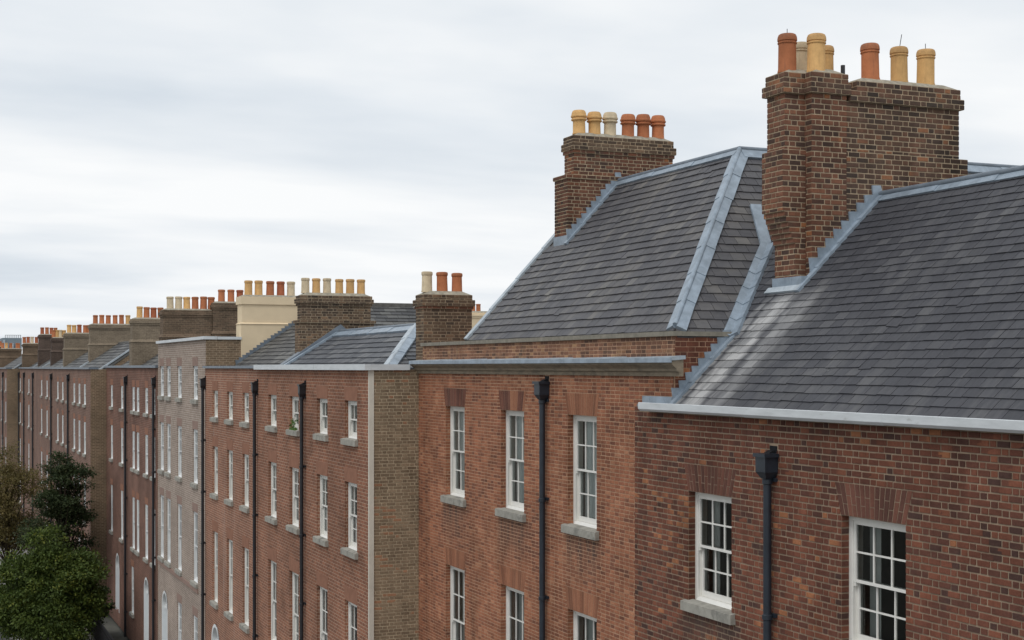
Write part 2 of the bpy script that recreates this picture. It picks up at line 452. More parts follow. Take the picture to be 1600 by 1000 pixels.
def clay_mat(name, col, dirt):
    m, n, l, b = newmat(name)
    geo = n.new('ShaderNodeNewGeometry'); pos = geo.outputs['Position']
    tcn = n.new('ShaderNodeTexCoord'); sp = n.new('ShaderNodeSeparateXYZ'); l.new(tcn.outputs['Object'], sp.inputs[0])
    r = ramp(n, [(0.28, tuple(x * 0.82 for x in col)), (0.72, tuple(min(1, x * 1.14) for x in col))])
    l.new(noise(n, l, pos, 7, 6, 0.65), r.inputs[0])
    oi = n.new('ShaderNodeObjectInfo')
    hv = ramp(n, [(0, (0.84, 0.82, 0.8)), (1, (1.1, 1.08, 1.05))]); l.new(oi.outputs['Random'], hv.inputs[0])
    c = mul(n, l, r.outputs[0], hv.outputs[0])
    ns = noise(n, l, pos, 11, 5, 0.7)
    ad = n.new('ShaderNodeMath'); ad.operation = 'MULTIPLY_ADD'
    l.new(ns, ad.inputs[0]); ad.inputs[1].default_value = 0.34; l.new(sp.outputs[2], ad.inputs[2])
    k = ramp(n, [(0.62, (0, 0, 0)), (0.80, (0.75, 0.75, 0.75))]); l.new(ad.outputs[0], k.inputs[0])
    c = mixc(n, l, k.outputs[0], c, dirt)
    mp = n.new('ShaderNodeMapping'); mp.inputs['Scale'].default_value = (1, 1, 0.12); l.new(pos, mp.inputs[0])
    k2 = ramp(n, [(0.56, (0, 0, 0)), (0.76, (0.6, 0.6, 0.6))]); l.new(noise(n, l, mp.outputs[0], 16, 4, 0.6), k2.inputs[0])
    c = mixc(n, l, k2.outputs[0], c, dirt)
    l.new(c, b.inputs['Base Color']); b.inputs['Roughness'].default_value = 0.85; b.inputs['Specular IOR Level'].default_value = 0.2
    bump(n, l, b, noise(n, l, pos, 90, 4, 0.6), 0.3, 0.005)


clay_mat('terracotta', (0.49, 0.185, 0.088), (0.2, 0.1, 0.065))
clay_mat('terracotta_red', (0.42, 0.135, 0.07), (0.18, 0.08, 0.055))
clay_mat('buff_clay', (0.68, 0.42, 0.18), (0.33, 0.2, 0.1))
clay_mat('cream_clay', (0.68, 0.57, 0.4), (0.34, 0.27, 0.18))
plain_mat('pipe_blue', (0.02, 0.027, 0.038), 0.3, 6, 0.38, 0.5, 0.08, 50)
plain_mat('pipe_black', (0.016, 0.017, 0.021), 0.3, 6, 0.4, 0.5, 0.08, 50)
plain_mat('iron', (0.02, 0.02, 0.022), 0.3, 6, 0.5, 0.5, 0.05)
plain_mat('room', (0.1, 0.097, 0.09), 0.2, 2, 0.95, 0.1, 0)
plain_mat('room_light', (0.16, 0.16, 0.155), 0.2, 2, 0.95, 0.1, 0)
plain_mat('curtain', (0.5, 0.5, 0.48), 0.12, 3, 0.95, 0.1, 0, 60, 0, (8, 8, 0.2))
plain_mat('blind', (0.66, 0.67, 0.66), 0.06, 2, 0.9, 0.1, 0)
plain_mat('door_paint', (0.42, 0.5, 0.55), 0.06, 2, 0.5, 0.4, 0)
plain_mat('asphalt', (0.055, 0.055, 0.056), 0.25, 4, 0.9, 0.3, 0.4, 80)
plain_mat('paving', (0.24, 0.235, 0.225), 0.2, 2, 0.9, 0.25, 0.3, 50)
plain_mat('kerb_stone', (0.3, 0.29, 0.28), 0.2, 4, 0.85, 0.3, 0.3, 50)
plain_mat('ground', (0.12, 0.12, 0.105), 0.3, 0.3, 0.95, 0.2, 0)
plain_mat('road_paint', (0.7, 0.7, 0.66), 0.12, 3, 0.8, 0.3, 0)
plain_mat('bark', (0.06, 0.047, 0.035), 0.35, 9, 0.95, 0.1, 0.6, 40)
plain_mat('shadow_gap', (0.02, 0.02, 0.022), 0.1, 2, 0.95, 0.1, 0)
plain_mat('lichen_ridge', (0.13, 0.125, 0.115), 0.3, 6, 0.9, 0.2, 0.4)
plain_mat('grey_cladding', (0.2, 0.24, 0.27), 0.15, 1, 0.7, 0.3, 0)
plain_mat('leafy_plant', (0.08, 0.15, 0.03), 0.3, 8, 0.7, 0.3, 0)


def glass_mat():
    m, n, l, b = newmat('glass')
    n.remove(b)
    out = [x for x in n if x.type == 'OUTPUT_MATERIAL'][0]
    fr = n.new('ShaderNodeFresnel'); fr.inputs[0].default_value = 1.5
    gl = n.new('ShaderNodeBsdfGlossy'); gl.inputs['Roughness'].default_value = 0.03
    tr = n.new('ShaderNodeBsdfTransparent'); tr.inputs[0].default_value = (0.86, 0.9, 0.89, 1)
    geo = n.new('ShaderNodeNewGeometry')
    bm = n.new('ShaderNodeBump'); bm.inputs['Strength'].default_value = 0.12; bm.inputs['Distance'].default_value = 0.02
    l.new(noise(n, l, geo.outputs['Position'], 2.5, 2), bm.inputs['Height'])
    l.new(bm.outputs[0], gl.inputs['Normal'])
    mx = n.new('ShaderNodeMixShader')
    l.new(fr.outputs[0], mx.inputs[0]); l.new(tr.outputs[0], mx.inputs[1]); l.new(gl.outputs[0], mx.inputs[2])
    l.new(mx.outputs[0], out.inputs['Surface'])


glass_mat()


def leaf_mat(name, stops):
    m, n, l, b = newmat(name)
    at = n.new('ShaderNodeAttribute'); at.attribute_name = 'rnd'
    c = ramp(n, stops); l.new(at.outputs['Fac'], c.inputs[0])
    l.new(c.outputs[0], b.inputs['Base Color'])
    b.inputs['Roughness'].default_value = 0.6
    b.inputs['Specular IOR Level'].default_value = 0.3
    tl = n.new('ShaderNodeBsdfTranslucent'); l.new(c.outputs[0], tl.inputs[0])
    mx = n.new('ShaderNodeMixShader'); mx.inputs[0].default_value = 0.3
    out = [x for x in n if x.type == 'OUTPUT_MATERIAL'][0]
    l.new(b.outputs[0], mx.inputs[1]); l.new(tl.outputs[0], mx.inputs[2]); l.new(mx.outputs[0], out.inputs['Surface'])


leaf_mat('leaf_green', [(0.0, (0.042, 0.066, 0.016)), (0.45, (0.076, 0.114, 0.024)), (0.8, (0.12, 0.158, 0.03)), (1.0, (0.23, 0.22, 0.036))])
leaf_mat('leaf_dark', [(0.0, (0.028, 0.045, 0.019)), (0.6, (0.048, 0.068, 0.026)), (1.0, (0.085, 0.09, 0.034))])
leaf_mat('leaf_brown', [(0.0, (0.1, 0.09, 0.034)), (0.5, (0.17, 0.14, 0.05)), (1.0, (0.25, 0.19, 0.075))])

# ------------------------------------------------------------------ mesh helpers, authored in (u, v, z)
WORG = {}


class MB:
    def __init__(s):
        s.v = []; s.f = []; s.r = []

    def add(s, verts, faces, rnd=None):
        o = len(s.v)
        s.v.extend([tuple(map(float, p)) for p in verts])
        s.f.extend([tuple(i + o for i in f) for f in faces])
        s.r.extend([random.random() if rnd is None else rnd] * len(faces))
        return s

    def box(s, u0, u1, v0, v1, z0, z1, rnd=None):
        P = [(u0, v0, z0), (u1, v0, z0), (u1, v1, z0), (u0, v1, z0), (u0, v0, z1), (u1, v0, z1), (u1, v1, z1), (u0, v1, z1)]
        return s.add(P, [(0, 3, 2, 1), (4, 5, 6, 7), (0, 1, 5, 4), (1, 2, 6, 5), (2, 3, 7, 6), (3, 0, 4, 7)], rnd)

    def frustum(s, a, b, z0, z1):
        (u0, u1, v0, v1), (x0, x1, y0, y1) = a, b
        P = [(u0, v0, z0), (u1, v0, z0), (u1, v1, z0), (u0, v1, z0), (x0, y0, z1), (x1, y0, z1), (x1, y1, z1), (x0, y1, z1)]
        return s.add(P, [(0, 3, 2, 1), (4, 5, 6, 7), (0, 1, 5, 4), (1, 2, 6, 5), (2, 3, 7, 6), (3, 0, 4, 7)])

    def quad(s, a, b, c, d, rnd=None):
        return s.add([a, b, c, d], [(0, 1, 2, 3)], rnd)

    def slab(s, pts, nrm, t):
        """polygon pts (CCW seen from nrm side) given thickness t downwards along -nrm"""
        n = len(pts)
        top = [np.array(p, float) for p in pts]
        bot = [p - np.array(nrm, float) * t for p in top]
        F = [tuple(range(n)), tuple(range(2 * n - 1, n - 1, -1))]
        for i in range(n):
            j = (i + 1) % n
            F.append((i, i + n, j + n, j))
        return s.add(top + bot, F)

    def prism_u(s, prof, u0, u1):
        """profile [(v,z)...] extruded along u"""
        n = len(prof)
        P = [(u0, v, z) for v, z in prof] + [(u1, v, z) for v, z in prof]
        F = [tuple(range(n)), tuple(range(2 * n - 1, n - 1, -1))]
        for i in range(n):
            j = (i + 1) % n
            F.append((i, i + n, j + n, j))
        return s.add(P, F)

    def lathe(s, c, prof, seg=20, cap=True):
        P = []; F = []
        for r, z in prof:
            for k in range(seg):
                a = 2 * pi * k / seg
                P.append((c[0] + r * cos(a), c[1] + r * sin(a), c[2] + z))
        for i in range(len(prof) - 1):
            for k in range(seg):
                k2 = (k + 1) % seg
                F.append((i * seg + k, i * seg + k2, (i + 1) * seg + k2, (i + 1) * seg + k))
        if cap:
            F.append(tuple(range((len(prof) - 1) * seg, len(prof) * seg)))
            F.append(tuple(range(seg - 1, -1, -1)))
        return s.add(P, F)

    def tube(s, p0, p1, r0, r1=None, seg=10, cap=True):
        r1 = r0 if r1 is None else r1
        p0 = np.array(p0, float); p1 = np.array(p1, float)
        d = p1 - p0; d = d / (np.linalg.norm(d) + 1e-9)
        a = np.cross(d, (0, 0, 1.0))
        if np.linalg.norm(a) < 1e-3: a = np.cross(d, (1.0, 0, 0))
        a /= np.linalg.norm(a); b = np.cross(d, a)
        P = []; F = []
        for p, r in ((p0, r0), (p1, r1)):
            for k in range(seg):
                t = 2 * pi * k / seg
                P.append(p + (a * cos(t) + b * sin(t)) * r)
        for k in range(seg):
            k2 = (k + 1) % seg
            F.append((k, k2, k2 + seg, k + seg))
        if cap:
            F.append(tuple(range(seg, 2 * seg))); F.append(tuple(range(seg - 1, -1, -1)))
        return s.add(P, F)


def w3(p): return np.array([-p[0], p[1], p[2] + H])


def mesh_from(name, V, F, mats, rnd=None, smooth=False):
    """V world-space relative coords (n,3), F faces authored in mirrored space (already reversed)"""
    me = bpy.data.meshes.new(name)
    me.from_pydata([tuple(x) for x in V] if not isinstance(V, np.ndarray) else V.tolist(), [], F)
    if mats: me.materials.append(MATS[mats])
    if rnd is not None:
        at = me.attributes.new('rnd', 'FLOAT', 'FACE')
        at.data.foreach_set('value', np.asarray(rnd, dtype=np.float32))
    if smooth:
        me.polygons.foreach_set('use_smooth', [True] * len(me.polygons))
        try: me.set_sharp_from_angle(angle=radians(38))
        except Exception: pass
    return me


def place(o, parent, worg):
    if parent is not None:
        o.parent = parent
        o.location = worg - WORG[parent.name]
    else:
        o.location = worg
    COL.objects.link(o)
    WORG[o.name] = np.array(worg, float)
    return o


def mk(name, mb, mat, parent=None, org=None, smooth=False):
    V = np.array(mb.v, float)
    if org is None:
        lo, hi = V.min(0), V.max(0)
        org = np.array([(lo[0] + hi[0]) / 2, (lo[1] + hi[1]) / 2, lo[2]])
    org = np.array(org, float)
    L = V - org
    L[:, 0] *= -1
    F = [tuple(reversed(f)) for f in mb.f]
    me = mesh_from(name, L, F, mat, mb.r, smooth)
    o = bpy.data.objects.new(name, me)
    return place(o, parent, w3(org))


def inst(name, me, parent, org):
    """another object sharing mesh data; org in (u,v,z)"""
    return place(bpy.data.objects.new(name, me), parent, w3(org))


def local_mesh(name, mb, mat, smooth=False):
    L = np.array(mb.v, float); L[:, 0] *= -1
    return mesh_from(name, L, [tuple(reversed(f)) for f in mb.f], mat, mb.r, smooth)


def thing(name, label, cat, org, group=None):
    o = bpy.data.objects.new(name, None)
    o.empty_display_size = 0.5
    o['label'] = label; o['category'] = cat
    if group: o['group'] = group
    return place(o, None, w3(org))


def part_empty(name, parent, org):
    o = bpy.data.objects.new(name, None)
    o.empty_display_size = 0.3
    return place(o, parent, w3(org))


def struct(name, mb, mat, kind='structure', label=None, cat=None):
    o = mk(name, mb, mat)
    o['kind'] = kind
    if label: o['label'] = label
    if cat: o['category'] = cat
    return o


# ------------------------------------------------------------------ bricks
class Frame:
    """a plane: a (horizontal), z (up), d (outwards)"""

    def __init__(s, kind, c):
        s.kind = kind; s.c = c        # kind 'S': faces the street (-v) at v=c ; 'E': faces the eye along the street (-u) at u=c ; 'W': faces away (+u)
        s.flip = kind == 'E'

    def pt(s, a, z, d):
        if s.kind == 'S': return (a, s.c - d, z)
        if s.kind == 'E': return (s.c - d, a, z)
        return (s.c + d, a, z)


def lay_bricks(a0, a1, z0, z1, course, holes=(), L=0.22, hd=0.115, joint=0.016, seed=0, bond='flemish', vj=None):
    """list of (a, z, w, h): holes are functions z -> list of (a_lo, a_hi)"""
    rn = random.Random(seed)
    out = []
    nrow = int(math.ceil((z1 - z0) / course - 1e-6))
    for i in range(nrow):
        zb = z1 - (i + 1) * course
        zt = zb + course
        zb = max(zb, z0)
        if zt - zb < 0.02: continue
        zm = (zb + zt) / 2
        cut = []
        for h in holes: cut += h(zm)
        cut.sort()
        iv = []; x = a0
        for lo, hi in cut:
            if lo > x: iv.append((x, min(lo, a1)))
            x = max(x, hi)
        if x < a1: iv.append((x, a1))
        per = L + hd
        for lo, hi in iv:
            if hi - lo < 0.035: continue
            off = (per / 2 if i % 2 else 0) + rn.uniform(-0.02, 0.02)
            js = []
            k = math.floor((lo - off) / per) - 1
            x = k * per + off
            while x < hi:
                js.append(x); js.append(x + L)
                if bond == 'rand' and rn.random() < 0.22: js.append(x + hd)
                x += per
            js = [lo] + [j + rn.uniform(-0.006, 0.006) for j in js if lo + 0.045 < j < hi - 0.045] + [hi]
            for p, q in zip(js[:-1], js[1:]):
                if q - p < 0.04: continue
                g = (vj or joint) / 2
                pe = p + (0.001 if p == lo else g); qe = q - (0.001 if q == hi else g)
                out.append(((pe + qe) / 2, zm + rn.uniform(-0.0018, 0.0018), qe - pe, zt - zb - joint))
    return out


def brick_local(w, h, p, ins, frame, rn):
    """8 points + 5 faces of one brick around its centre"""
    j = [p + rn.uniform(-0.002, 0.0015) for _ in range(4)]
    a, b = w / 2, h / 2
    pts = [(-a, -b, -0.002), (a, -b, -0.002), (a, b, -0.002), (-a, b, -0.002),
           (-a + ins, -b + ins, j[0]), (a - ins, -b + ins, j[1]), (a - ins, b - ins, j[2]), (-a + ins, b - ins, j[3])]
    F = [(4, 5, 6, 7), (0, 1, 5, 4), (1, 2, 6, 5), (2, 3, 7, 6), (3, 0, 4, 7)]
    return pts, F


VARIANT = {}


def brick_set(parts, parent, single, proud=0.008, ins=0.004, name='brick', rest_name='brickwork', seed=1):
    """parts: list of (frame, bricks, material). Largest `single` in the picture become objects of their own, the rest one mesh per material."""
    rn = random.Random(seed)
    allb = []
    for fi, (fr, bl, mat) in enumerate(parts):
        for b in bl:
            p = fr.pt(b[0], b[1], 0)
            px, py, d = project(p[0], p[1], p[2])
            th = atan2(p[1], p[0])
            fs = sin(th) if fr.kind == 'S' else cos(th)
            ar = b[2] * b[3] * (FPX / d) ** 2 * abs(fs)
            vis = -5 < px < 1600 and 0 < py < 1000
            allb.append((ar if vis else 0.0, fi, b))
    allb.sort(key=lambda t: -t[0])
    rest = {}
    for k, (ar, fi, b) in enumerate(allb):
        fr, _, mat = parts[fi]
        if k < single and ar > 0:
            key = (fr.kind, round(b[2], 2), round(b[3], 2), mat, rn.randrange(3))
            if key not in VARIANT:
                pts, F = brick_local(b[2], b[3], proud, ins, fr, rn)
                mb = MB()
                f0 = Frame(fr.kind, 0.0)
                mb.add([f0.pt(*q) for q in pts], [tuple(reversed(f)) for f in F] if fr.flip else F, 0.0)
                VARIANT[key] = local_mesh(name, mb, mat)
            inst(name, VARIANT[key], parent, fr.pt(b[0], b[1], rn.uniform(-0.0015, 0.002)))
        else:
            rest.setdefault((mat,), MB())
            pts, F = brick_local(b[2], b[3], proud, ins, fr, rn)
            rest[(mat,)].add([fr.pt(b[0] + q[0], b[1] + q[1], q[2]) for q in pts], [tuple(reversed(f)) for f in F] if fr.flip else F, rn.random())
    for (mat,), mb in rest.items():
        o = mk(rest_name, mb, mat, parent)
        o['kind'] = 'stuff'


def wall_skin(fr, a0, a1, z0, z1, holes, depth):
    """wall face with rectangular openings (a_lo,a_hi,z_lo,z_hi) and their reveals"""
    mb = MB()
    A = sorted(set([a0, a1] + [x for h in holes for x in h[:2] if a0 < x < a1]))
    Zs = sorted(set([z0, z1] + [x for h in holes for x in h[2:4] if z0 < x < z1]))
    for i in range(len(A) - 1):
        for j in range(len(Zs) - 1):
            am, zm = (A[i] + A[i + 1]) / 2, (Zs[j] + Zs[j + 1]) / 2
            if any(h[0] < am < h[1] and h[2] < zm < h[3] for h in holes): continue
            q = [fr.pt(A[i], Zs[j], 0), fr.pt(A[i + 1], Zs[j], 0), fr.pt(A[i + 1], Zs[j + 1], 0), fr.pt(A[i], Zs[j + 1], 0)]
            if fr.flip: q.reverse()
            mb.quad(*q)
    for h in holes:
        l, r, b, t = h[:4]
        for (p, q) in (((l, t), (l, b)), ((l, b), (r, b)), ((r, b), (r, t)), ((r, t), (l, t))):
            mb.quad(fr.pt(p[0], p[1], 0), fr.pt(q[0], q[1], 0), fr.pt(q[0], q[1], -depth), fr.pt(p[0], p[1], -depth))
    return mb


# ------------------------------------------------------------------ sash windows
WCACHE = {}
RD = 0.115


def rng_box(mb, *a): mb.box(*a)


def sash_meshes(w, h, cols, rows, paint, tiny, RD=0.115):
    key = (round(w, 2), round(h, 2), cols, rows, paint, tiny, RD)
    if key in WCACHE: return WCACHE[key]
    D = {}
    fw = 0.062
    m = MB()
    a = w / 2
    m.box(-a, -a + fw, RD, RD + 0.17, 0, h)
    m.box(a - fw, a, RD, RD + 0.17, 0, h)
    m.box(-a + fw, a - fw, RD + 0.002, RD + 0.168, h - 0.06, h)
    m.frustum((-a + fw, a - fw, RD - 0.03, RD + 0.168), (-a + fw, a - fw, RD + 0.02, RD + 0.168), 0.0, 0.06)
    # parting beads
    for s in (-1, 1):
        x = s * (a - fw)
        m.box(min(x, x - s * 0.012), max(x, x - s * 0.012), RD + 0.006, RD + 0.022, 0.062, h - 0.062)
    panes = []
    sw0, sw1 = -a + fw + 0.002, a - fw - 0.002
    hm = h * 0.5

    def sash(zl, zh, v0, bot, top):
        q = MB()
        st = 0.045
        q.box(sw0, sw0 + st, v0, v0 + 0.045, zl, zh)
        q.box(sw1 - st, sw1, v0, v0 + 0.045, zl, zh)
        q.box(sw0 + st, sw1 - st, v0 + 0.001, v0 + 0.044, zl, zl + bot)
        q.box(sw0 + st, sw1 - st, v0 + 0.001, v0 + 0.044, zh - top, zh)
        g0, g1 = sw0 + st, sw1 - st
        y0, y1 = zl + bot, zh - top
        bw = 0.022
        for i in range(1, cols):
            x = g0 + (g1 - g0) * i / cols
            q.box(x - bw / 2, x + bw / 2, v0 + 0.006, v0 + 0.04, y0, y1)
        for j in range(1, rows):
            y = y0 + (y1 - y0) * j / rows
            for i in range(cols):
                xa = g0 + (g1 - g0) * i / cols + (bw / 2 if i else 0)
                xb = g0 + (g1 - g0) * (i + 1) / cols - (bw / 2 if i < cols - 1 else 0)
                q.box(xa, xb, v0 + 0.008, v0 + 0.039, y - bw / 2, y + bw / 2)
        for i in range(cols):
            for j in range(rows):
                xa = g0 + (g1 - g0) * i / cols + (bw / 2 if i else 0); xb = g0 + (g1 - g0) * (i + 1) / cols - (bw / 2 if i < cols - 1 else 0)
                ya = y0 + (y1 - y0) * j / rows + (bw / 2 if j else 0); yb = y0 + (y1 - y0) * (j + 1) / rows - (bw / 2 if j < rows - 1 else 0)
                panes.append((xa, xb, v0 + 0.024, ya, yb))
        return q
    up = sash(hm - 0.018, h - 0.062, RD + 0.024, 0.036, 0.05)
    lo = sash(0.064, hm + 0.018, RD + 0.074, 0.085, 0.036)
    # horns under the upper sash
    for s in (sw0, sw1 - 0.04):
        up.box(s, s + 0.04, RD + 0.026, RD + 0.066, hm - 0.07, hm - 0.018)
    if tiny:
        for q in (up, lo): m.add(q.v, q.f)
        D['frame'] = local_mesh('window', m, paint)
    else:
        D['frame'] = local_mesh('window', m, paint)
        D['upper'] = local_mesh('upper_sash', up, paint)
        D['lower'] = local_mesh('lower_sash', lo, paint)
    g = MB()
    for (xa, xb, vv, ya, yb) in panes:
        g.quad((xa, vv, ya), (xb, vv, ya), (xb, vv, yb), (xa, vv, yb))
    D['glass'] = local_mesh('glass', g, 'glass')
    pm = {}
    D['panes'] = []
    for (xa, xb, vv, ya, yb) in panes:
        k = (round(xb - xa, 3), round(yb - ya, 3))
        if k not in pm:
            q = MB(); hx, hy = (xb - xa) / 2, (yb - ya) / 2
            q.quad((-hx, 0, -hy), (hx, 0, -hy), (hx, 0, hy), (-hx, 0, hy))
            pm[k] = local_mesh('pane', q, 'glass')
        D['panes'].append((pm[k], (xa + xb) / 2, vv, (ya + yb) / 2))
    s = MB()
    pr = 0.085; sl = w / 2 + 0.1
    P = [(-pr, -0.15), (RD - 0.03, -0.15), (RD - 0.03, 0.015), (RD - 0.06, 0.015), (-pr, -0.012)]
    s.prism_u([(v, z) for v, z in P], -sl, sl)
    D['sill'] = local_mesh('sill', s, 'stone_sill')
    WCACHE[key] = D
    return D


def interior(w, h, depth, mat, RD=0.115):
    m = MB()
    a = w / 2 - 0.03
    v0, v1 = RD + 0.19, RD + 0.19 + depth
    m.quad((-a, v1, 0), (a, v1, 0), (a, v1, h), (-a, v1, h))
    m.quad((-a, v0, 0), (-a, v1, 0), (-a, v1, h), (-a, v0, h))
    m.quad((a, v1, 0), (a, v0, 0), (a, v0, h), (a, v1, h))
    m.quad((-a, v0, h), (-a, v1, h), (a, v1, h), (a, v0, h))
    m.quad((-a, v0, 0), (a, v0, 0), (a, v1, 0), (-a, v1, 0))
    return m


def folds(x0, x1, v, z0, z1, amp=0.02, step=0.035):
    m = MB()
    n = max(2, int((x1 - x0) / step))
    P = []
    for i in range(n + 1):
        x = x0 + (x1 - x0) * i / n
        P.append((x, v + amp * (1 if i % 2 else -1) * random.uniform(0.5, 1)))
    for (xa, va), (xb, vb) in zip(P[:-1], P[1:]):
        m.quad((xa, va, z0), (xb, vb, z0), (xb, vb, z1), (xa, va, z1))
    return m


def window(house, uc, vf, z0, w, h, cols=3, rows=2, level='mid', paint='white_paint', dress='curtain', sill=True, name='window', RD=0.115):
    """level near: single panes; mid: sashes; tiny: frame with sashes"""
    D = sash_meshes(w, h, cols, rows, paint, level == 'tiny', RD)
    o = inst(name, D['frame'], house, (uc, vf, z0))
    def sub(nm, me, dp=(0, 0, 0)): return inst(nm, me, o, (uc + dp[0], vf + dp[1], z0 + dp[2]))
    if level != 'tiny':
        sub('upper_sash', D['upper']); sub('lower_sash', D['lower'])
    if level == 'near':
        for me, x, v, z in D['panes']: sub('pane', me, (x, v, z))
    else:
        sub('glass', D['glass'])
    if sill: sub('sill', D['sill'])
    key = ('int', round(w, 2), round(h, 2), level, RD)
    if key not in WCACHE:
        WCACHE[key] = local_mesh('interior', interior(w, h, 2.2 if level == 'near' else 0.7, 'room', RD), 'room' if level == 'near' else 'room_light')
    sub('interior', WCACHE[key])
    key = (dress, round(w, 2), round(h, 2), level, RD)
    if dress and key not in WCACHE:
        a = w / 2 - 0.07
        if dress == 'curtain':
            m = folds(-a, -a + w * 0.2, RD + 0.26, 0.05, h - 0.03)
            q = folds(a - w * 0.2, a, RD + 0.26, 0.05, h - 0.03); m.add(q.v, q.f)
            me = local_mesh('curtain', m, 'curtain')
        elif dress == 'net':
            me = local_mesh('curtain', folds(-a, a, RD + 0.19, 0.05, h - 0.03, 0.012, 0.06), 'blind')
        elif dress == 'blind':
            m = MB(); m.box(-a, a, RD + 0.22, RD + 0.23, h * 0.45, h - 0.04)
            me = local_mesh('blind', m, 'blind')
        elif dress == 'shutter':
            m = MB()
            for s in (-1, 1):
                x0 = s * a * 0.99; x1 = s * a * 0.45
                m.box(min(x0, x1), max(x0, x1), RD + 0.21, RD + 0.24, 0.06, h - 0.05)
            me = local_mesh('shutter', m, 'cool_white_paint')
        WCACHE[key] = me
    if dress: sub('curtain' if dress in ('curtain', 'net') else dress, WCACHE[key])
    return o


def flat_arch(house, uc, vf, z1, w, ht, n, splay, mat, proud=0.009, odd=None):
    """gauged flat arch of n tapered bricks"""
    ar = MB()
    ar.add([(uc - w / 2, vf - 0.003, z1), (uc + w / 2, vf - 0.003, z1), (uc + w / 2 + splay, vf - 0.003, z1 + ht), (uc - w / 2 - splay, vf - 0.003, z1 + ht)], [(0, 1, 2, 3)])
    ar.quad((uc - w / 2, vf - 0.003, z1 + 0.002), (uc - w / 2, vf + RD, z1 + 0.002), (uc + w / 2, vf + RD, z1 + 0.002), (uc + w / 2, vf - 0.003, z1 + 0.002))
    a = mk('arch', ar, 'mortar_near' if 'dark' in mat else 'mortar_corner', house)
    for i in range(n):
        t0, t1 = i / n, (i + 1) / n
        def X(t, top): return uc + (t - 0.5) * (w + (2 * splay if top else 0))
        g = 0.0065
        split = (0.36 if i % 2 else 0.62) if n == 15 else None
        segs = [(0.0, 1.0)] if not split else ([(0.0, split), (split, 1.0)])
        m = MB()
        rn = random.random()
        for s0, s1 in segs:
            def XX(t, s): return X(t, False) * (1 - s) + X(t, True) * s
            zb, zt = z1 + ht * s0 + 0.004, z1 + ht * s1 - 0.004
            dj = proud + random.uniform(-0.002, 0.002)
            B = [(XX(t0, s0) + g, zb), (XX(t1, s0) - g, zb), (XX(t1, s1) - g, zt), (XX(t0, s1) + g, zt)]
            I = [(B[0][0] + 0.003, zb + 0.003), (B[1][0] - 0.003, zb + 0.003), (B[2][0] - 0.003, zt - 0.003), (B[3][0] + 0.003, zt - 0.003)]
            m.add([(x, vf, z) for x, z in B] + [(x, vf - dj, z) for x, z in I], [(4, 5, 6, 7), (0, 1, 5, 4), (1, 2, 6, 5), (2, 3, 7, 6), (3, 0, 4, 7)], 0.0)
        mt = mat
        if odd and i in odd: mt = odd[i]
        mk('voussoir', m, mt, a)
    return a


def downpipe(house, u, vf, ztop, zbot, mat, hopper=True, r=0.055, seg=14, hs=0.86):
    vc = vf - 0.1
    m = MB()
    m.tube((u, vc, zbot), (u, vc, ztop - 0.3 if hopper else ztop), r, seg=seg)
    z = ztop - 0.42
    while z > zbot + 0.5:
        m.lathe((u, vc, z), [(r + 0.001, 0), (r + 0.014, 0.01), (r + 0.014, 0.07), (r + 0.001, 0.08)], seg, False)
        z -= 1.83
    p = mk('downpipe', m, mat, house, smooth=True)
    key = ('bracket', mat)
    if key not in WCACHE:
        b = MB(); b.box(-0.11, 0.11, -0.045, -0.008, -0.02, 0.03); WCACHE[key] = local_mesh('bracket', b, mat)
    z = ztop - 0.36
    while z > zbot + 0.5:
        inst('bracket', WCACHE[key], p, (u, vf, z))
        z -= 1.83
    if hopper:
        q = MB()
        q.frustum((u - 0.07 * hs, u + 0.07 * hs, vc - 0.06, vf - 0.012), (u - 0.14 * hs, u + 0.14 * hs, vc - 0.13 * hs, vf - 0.012), ztop - 0.34, ztop - 0.25)
        q.box(u - 0.14 * hs, u + 0.14 * hs, vc - 0.13 * hs, vf - 0.012, ztop - 0.249, ztop - 0.05)
        q.box(u - 0.17 * hs, u + 0.17 * hs, vc - 0.16 * hs, vf - 0.011, ztop - 0.049, ztop)
        mk('hopper', q, mat, p)
        s = MB(); s.box(u - 0.09, u + 0.08, vf - 0.011, vf + 0.02, ztop + 0.005, ztop + 0.1); s.frustum((u - 0.06, u + 0.06, vc - 0.02, vf - 0.012), (u - 0.06, u + 0.06, vf - 0.05, vf - 0.012), ztop + 0.001, ztop + 0.04)
        mk('outlet_shade', s, 'shadow_gap', p)  # near-black block painting the shade of the outlet hole and open hopper top
    return p


# ------------------------------------------------------------------ pots and stacks
POT = {}


